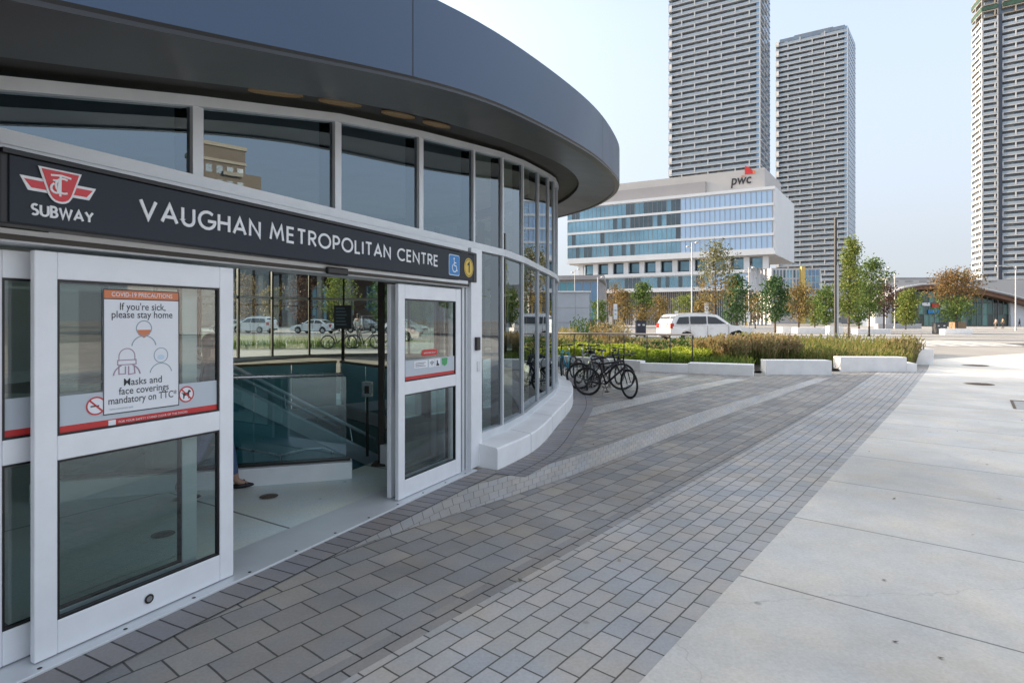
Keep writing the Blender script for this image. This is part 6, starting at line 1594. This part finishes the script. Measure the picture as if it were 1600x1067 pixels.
# podium
zP = zR; zQ = Z(452, 147)
s_r = 6.2
wobj('podium', pz(MB(), s_r, FLn - 6, 1.2, SLn * .8, zQ, zP - .52), M['panel'], of)
mb = MB(); q0 = Bc + se * 1.2
for k in range(28):
    s0, s1 = s_r + 10 + (FLn - 24) * k / 28, s_r + 10 + (FLn - 24) * (k + 1) / 28
    mb.quad(*[tuple(q0 + fe * s + fn * .1) + (z,) for s, z in ((s0 + .05, zQ + 1.1), (s1 - .05, zQ + 1.1), (s1 - .05, zP - 1.5), (s0 + .05, zP - 1.5))], rnd.choice((0, 0, 2)))
wobj('window_band', mb, [M['og1'], M['og2'], M['og3']], of); mb = MB()
for k in range(5):
    s0, s1 = s_r + .4 + 9.4 * k / 5, s_r + .4 + 9.4 * (k + 1) / 5
    mb.quad(*[tuple(q0 + fe * s + fn * .1) + (z,) for s, z in ((s0 + .05, zQ + .9), (s1 - .05, zQ + .9), (s1 - .05, zP - 1.3), (s0 + .05, zP - 1.3))], 1)
wobj('window_band', mb, [M['og1'], M['og2'], M['og3']], of)
mb = MB(); mb.obox(q0, fe, fn, s_r - .3, .0, zP - 1.2, FLn - 6, .5, zP - .3); mb.obox(q0, fe, fn, s_r - .3, .0, zQ - .1, FLn - 6, .5, zQ + .7); wobj('frame_edge', mb, M['panel'], of)
wobj('ground_storey', pz(MB(), s_r + 4, FLn - 8, 4, SLn * .8, .4, zQ - .02), M['og3'], of)
mb = MB(); q0 = Bc + se * 4
for k in range(70):
    s0 = s_r + 4.3 + (FLn - 8 - s_r - 4.6) * k / 69; mb.obox(q0, fe, fn, s0 - .09, .0, .4, s0 + .09, .25, zQ - .05)
wobj('vertical_fins', mb, M['pent2'], of)
for k in range(7):
    mb = MB(); mb.obox(Bc + se * 2, fe, fn, s_r + 2 + k * 7, -.5, .4, s_r + 2.9 + k * 7, .4, 3.4); wobj('pier', mb, M['pent'], of)
mb = MB(); mb.obox(Bc + se * 2, fe, fn, s_r + .3, -.3, .4, s_r + 1.0, .3, zQ - .02); wobj('yellow_column', mb, mat('yellow_column', (.55, .36, .10), .5), of)
# penthouse with the logo
zX = Z(262, 149)
wobj('penthouse', pz(MB(), 3, FLn - 9, 3.0, SLn - 3, zT + .02, zX), M['pent'], of)
wobj('penthouse_louvre', pz(MB(), 17.5, FLn - 9.5, 2.4, 3.2, zT + .05, zT + 3.6), M['pent2'], of)
pe = -fe; q0 = Bc + se * 3.0 + fn * .05; pn = V3(fn, 0)
def fs_(u): r_ = (u - 800) / FL; return (r_ * q0.y - q0.x) / (fe.x - r_ * fe.y)
s_a, s_b = fs_(1142), fs_(1174); yq = q0.y + fe.y * s_a
mb = MB(); font_text(mb, 'pwc', 3.6, V3(q0 + fe * s_a, Z(289.5, yq)), V3(pe, 0), ez, pn, width=abs(s_a - s_b), off=.018, depth=.12, shear=.12); wobj('lettering', mb, M['ink'], of)
s_c = fs_(1164); zl = Z(276, yq)
for pts, m_ in (([(0, .1), (1.9, .1), (1.9, .8), (.9, 2.0), (0, 2.3)], 'red'), ([(1.9, .1), (2.5, .1), (2.4, .9), (1.9, .8)], 'orange'), ([(-.9, -.35), (-.1, -.35), (-.1, -.1), (-.9, -.1)], 'orange')):
    mb = MB(); poly2(mb, pts, V3(q0 + fe * s_c, zl), V3(pe, 0), ez, pn, .15, .1); wobj('logo_shape', mb, M[m_], of)

# ------------------------------------------------------------------ other buildings
def simple(label, name, cat, poly, z1, m, group=None):
    c = (sum(p[0] for p in poly) / len(poly), sum(p[1] for p in poly) / len(poly)); t = thing(name, label, cat, (c[0], c[1], gz(c[1])), 0, group)
    mb = MB(); mb.prism(poly, -.1 + gz(c[1]), z1); wobj('wall', mb, m, t); return t
def facade(t, p, q, rows, cols, z0, z1, m, frame=None, gap=.3, name='window', out=.06, toward=(0, 0)):
    p, q = Vector(p), Vector(q); e = (q - p).normalized(); L_ = (q - p).length; nn = Vector((e.y, -e.x))
    if nn.dot(Vector(toward) - p) < 0: nn = -nn
    for r_ in range(rows):
        for c in range(cols):
            a, b = L_ * c / cols + gap, L_ * (c + 1) / cols - gap; za, zb_ = z0 + (z1 - z0) * r_ / rows + gap, z0 + (z1 - z0) * (r_ + 1) / rows - gap
            mb = MB(); mb.obox(p, e, nn, a, -.1, za, b, out, zb_); w = wobj(name, mb, m if not isinstance(m, list) else rnd.choice(m), t)
            if frame:
                mb = MB(); f = .12
                for x0, z0_, x1, z1_ in ((a - f, za - f, b + f, za), (a - f, zb_, b + f, zb_ + f), (a - f, za, a, zb_), (b, za, b + f, zb_)): mb.obox(p, e, nn, x0, -.1, z0_, x1, out + .12, z1_)
                mb.v = [(v[0] - t.location[0], v[1] - t.location[1], v[2] - t.location[2]) for v in mb.v]; obj('frame', mb, frame, w)
# blue glass pavilion
y = 104.; bp_ = [(X(936, y), y), (X(936, y) + 5, y + 22), (-16, y + 26), (-18, y + 8)]
t = simple('low pavilion of teal blue glass left of the white office block', 'glass_pavilion', 'building', bp_, Z(437, y), M['pent2'])
facade(t, bp_[3], bp_[0], 2, 24, 1.0, Z(440, y), [M['bluegl'], mat('teal_pavilion_glass', (.09, .25, .30), .08, .3, .2, .1, spec=.8)], gap=.1)
mb = MB(); mb.prism([(p[0] + (.8 if i == 0 else 0), p[1] - (.8 if i in (0, 3) else 0)) for i, p in enumerate(bp_)], Z(437, y) + .02, Z(430, y)); wobj('roof', mb, M['pent2'], t)
# grey panelled block near by
y = 45.; t = thing('panelled_block', 'pale grey panelled service block behind the planter, next to the glass drum', 'service block', (X(900, y), y, gz(y)))
x0, x1 = X(800, y), X(921, y); zt = Z(457, y)
mb = MB(); mb.box(x0, y, .4, x1, y + 6, zt); wobj('wall', mb, mat('pale_grey_panels', (.40, .44, .49), .6, 0, .1, .4), t)
mb = MB(); mb.box(x0 - .1, y - .1, zt, x1 + .1, y + 6.1, zt + .12); wobj('coping', mb, M['panel'], t)
for k, z in enumerate((.5 + (zt - .5) * .33, .5 + (zt - .5) * .66)):
    mb = MB(); mb.box(x0, y - .012, z - .02, x1, y - .004, z + .02); wobj('joint', mb, M['pent2'], t)
for k in range(3):
    x = x0 + (x1 - x0) * (k + .7) / 3.3; mb = MB(); mb.box(x - .015, y - .009, .5, x + .015, y - .003, zt); wobj('joint', mb, M['pent2'], t)
# podium building under the second tower with a yellow fin
y = 225.; Zy = lambda v: Z(v, y); Xy = lambda u: X(u, y)
t = thing('podium_building', 'glazed podium with a yellow fin and a white slanted end wall below the second tower', 'building', (Xy(1250), y, .5))
mb = MB(); mb.box(Xy(1205), y, .5, Xy(1281), y + 25, Zy(419)); wobj('wall', mb, M['pent'], t)
facade(t, (Xy(1207), y), (Xy(1249), y), 5, 8, 4, Zy(421), [M['og3'], M['tglass2'], M['og1']], frame=M['panel'], gap=.2)
mb = MB(); mb.box(Xy(1250), y - 1.2, .5, Xy(1256), y, Zy(417)); wobj('yellow_fin', mb, mat('yellow_fin', (.58, .42, .12), .5), t)
facade(t, (Xy(1257), y), (Xy(1280), y), 7, 4, 4, Zy(421), [M['og1'], M['bluegl']], gap=.15)
mb = MB(); mb.prism([(Xy(1281), y - .5), (Xy(1304), y + 9), (Xy(1304), y + 25), (Xy(1281), y + 25)], .5, Zy(421)); 
for i, v in enumerate(mb.v):
    if v[2] > 5 and v[0] > Xy(1290): mb.v[i] = (v[0], v[1], Zy(437))
wobj('end_wall', mb, M['panel'], t)
# low arched bus station
y = 135.; bs = thing('bus_station', 'low station with a thin arched roof, brown soffit and green glass front', 'station', (X(1490, y), y, .5))
arcp = [(1366, 468), (1382, 456), (1400, 449), (1425, 444.5), (1455, 443), (1490, 446), (1525, 452), (1560, 460), (1600, 471), (1660, 489)]
AP = [(X(u, y), Z(v, y)) for u, v in arcp]
for nm, dz, th, y0, y1, m_ in (('roof', 0, .45, y - 3, y + 32, M['pent2']), ('soffit', -.46, .9, y - 2.4, y + 30, mat('brown_wood_soffit', (.17, .085, .05), .5, 0, .2, .5)), ('roof_edge', .02, .22, y - 3.2, y - 3.003, M['panel'])):
    mb = MB(); mb.grid([[(x, y0, z + dz), (x, y0, z + dz - th), (x, y1, z + dz - th), (x, y1, z + dz), (x, y0, z + dz)] for x, z in AP]); wobj(nm, mb, m_, bs, smooth=30)
zat = lambda x: interp(AP, x)
gl = [mat('green_station_glass', (.03, .10, .085), .06, 0, .3, .2, spec=.9), mat('pale_green_glass', (.10, .25, .22), .08, 0, .2, .2, spec=.9), mat('dark_green_glass', (.015, .035, .03), .06, 0, .2, .2, spec=.9)]
xs = [X(1427 + (1576 - 1427) * k / 18, y) for k in range(19)]
for a, b in zip(xs, xs[1:]):
    for j in range(3):
        z0_ = .6 + j * 2.7; z1_ = min(z0_ + 2.6, zat(a) - 1.5, zat(b) - 1.5)
        if z1_ - z0_ < .5: continue
        mb = MB(); mb.box(a + .06, y, z0_, b - .06, y + .1, z1_); wobj('window', mb, gl[rnd.choice((0, 0, 1, 2))], bs)
    mb = MB(); mb.box(a - .06, y - .1, .5, a + .06, y + .1, zat(a) - 1.4); wobj('mullion', mb, M['tframe'], bs)
mb = MB(); mb.box(X(1365, y), y - .5, .5, X(1392, y), y + 6, Z(470, y)); wobj('end_wall', mb, M['panel'], bs); mb = MB(); mb.box(X(1576, y), y - .6, .5, X(1650, y), y + 8, Z(492, y)); mb.box(X(1576, y), y - .5, Z(492, y) + .02, X(1602, y), y + 8, Z(473, y)); wobj('end_wall', mb, M['panel'], bs)
mb = MB(); mb.box(X(1391, y), y - 1.6, .5, X(1395, y), y - .8, Z(462, y)); wobj('column', mb, M['poledark'], bs)
mb = MB(); mb.box(X(1427, y), y + .5, .5, X(1576, y), y + 12, Z(462, y)); wobj('interior', mb, gl[2], bs)
for u, v, w_, h_, m_ in ((1440, 478, 12, 5, 'paper'), (1455, 480, 12, 6, 'red'), (1449, 490, 18, 6, 'blue'), (1468, 484, 8, 6, 'frost'), (1461, 461, 12, 3, 'green')):
    mb = MB(); mb.box(X(u, y), y - .25, Z(v, y), X(u + w_, y), y - .12, Z(v - h_, y)); wobj('window_sign', mb, M[m_], bs)
# grey roofline behind it and the plinth of the right tower
y = 215.; t = simple('long pale grey flat roofed building behind the arched station', 'long_building', 'building', [(X(1362, y), y), (X(1640, y), y), (X(1640, y), y + 20), (X(1362, y), y + 20)], Z(437, y), M['pent'])
mb = MB()
for k in range(9): mb.box(X(1370 + 22 * k, y), y - .05, Z(441, y), X(1382 + 22 * k, y), y + .05, Z(438.5, y))
wobj('roof_vents', mb, M['pent2'], t)
mb = MB(); mb.box(X(1392, y), y + 2, Z(437, y) + .02, X(1520, y), y + 8, Z(433, y)); wobj('roof_plant', mb, M['pent2'], t)
# behind the subway station, seen through it
y = 118.; t = thing('frame_building', 'dark framed building on columns seen through the open doors', 'building', (X(480, y), y, .5), 0)
zt = Z(412, y)
mb = MB(); mb.box(X(300, y), y, zt - 2.2, X(640, y), y + 20, zt); wobj('roof_slab', mb, M['darksteel'], t)
mb = MB(); mb.box(X(300, y), y + 10, .5, X(640, y), y + 12, zt - 2.3); wobj('wall', mb, mat('brown_brick', (.16, .10, .075), .8, 0, .2, .6), t)
for k in range(8):
    u = 310 + k * 46; mb = MB(); mb.box(X(u, y), y + .5, .5, X(u + 7, y), y + 2, zt - 2.21); wobj('column', mb, M['rough'], t)
    mb = MB(); mb.box(X(u + 14, y), y + 9.9, 2 + (k % 3), X(u + 38, y), y + 9.99, zt - 4); wobj('window', mb, M['og1' if k % 2 else 'panel'], t)
y = 105.; t = simple('long tan building seen through the left door leaf', 'tan_building', 'building', [(X(-250, y), y), (X(290, y), y), (X(290, y), y + 20), (X(-250, y), y + 20)], Z(425, y), mat('tan_masonry', (.25, .20, .14), .8, 0, .15, .3))
facade(t, (X(-240, y), y), (X(285, y), y), 2, 12, 1.5, Z(428, y), M['og3'], gap=1.1)
# brown tower mirrored in the clerestory glass: it stands to the right, outside the frame
def mirror(u, yv):
    v = Vector((X(u, yv), yv)) - A; return A + D * v.dot(D) - NO * v.dot(NO)
ca, cb_ = mirror(318, 118), mirror(412, 126); e = (cb_ - ca).normalized(); w_ = (cb_ - ca).length; nn = Vector((e.y, -e.x)); nn = nn if nn.dot(-ca) > 0 else -nn
hT = Z(225, 118)
t = thing('brown_tower', 'brown brick apartment tower mirrored in the glass above the sign', 'tower', (ca.x, ca.y, 0))
mb = MB(); mb.obox(ca, e, nn, 0, -14, 0, w_ * .68, 0, hT); mb.obox(ca, e, nn, w_ * .68, -14, 0, w_, -1.5, hT - 4.5); wobj('wall', mb, mat('brown_tower_brick', (.15, .12, .095), .8, 0, .12, .3), t)
mb = MB(); mb.obox(ca, e, nn, -.3, -14.3, hT, w_ * .68 + .3, .3, hT + .8); mb.obox(ca, e, nn, -.2, -.1, hT - 3.2, w_ * .68 + .2, .35, hT - 2.6); wobj('cornice', mb, mat('cream_stone', (.30, .27, .22), .7), t)
for i in range(12):
    z = hT - 5.5 - i * 2.9
    if z < 1: break
    for k in range(4):
        a = w_ * .68 * (k + .2) / 4; mb = MB(); mb.obox(ca, e, nn, a, -.1, z, a + w_ * .68 / 4 * .6, .06, z + 1.6); wobj('window', mb, M['og3'], t)
    mb = MB(); mb.obox(ca, e, nn, w_ * .30, 0.02, z - .3, w_ * .62, .9, z + .5); wobj('balcony', mb, M['rough'], t)
# low buildings along the street on the right, mirrored in the drum
t = simple('low white building across the street on the right, outside the frame', 'low_building', 'building', [(70, 18), (92, 36), (100, 26), (78, 8)], 8.5, M['panel'])
facade(t, (70, 18), (92, 36), 2, 8, .8, 8, M['og3'], gap=.5)
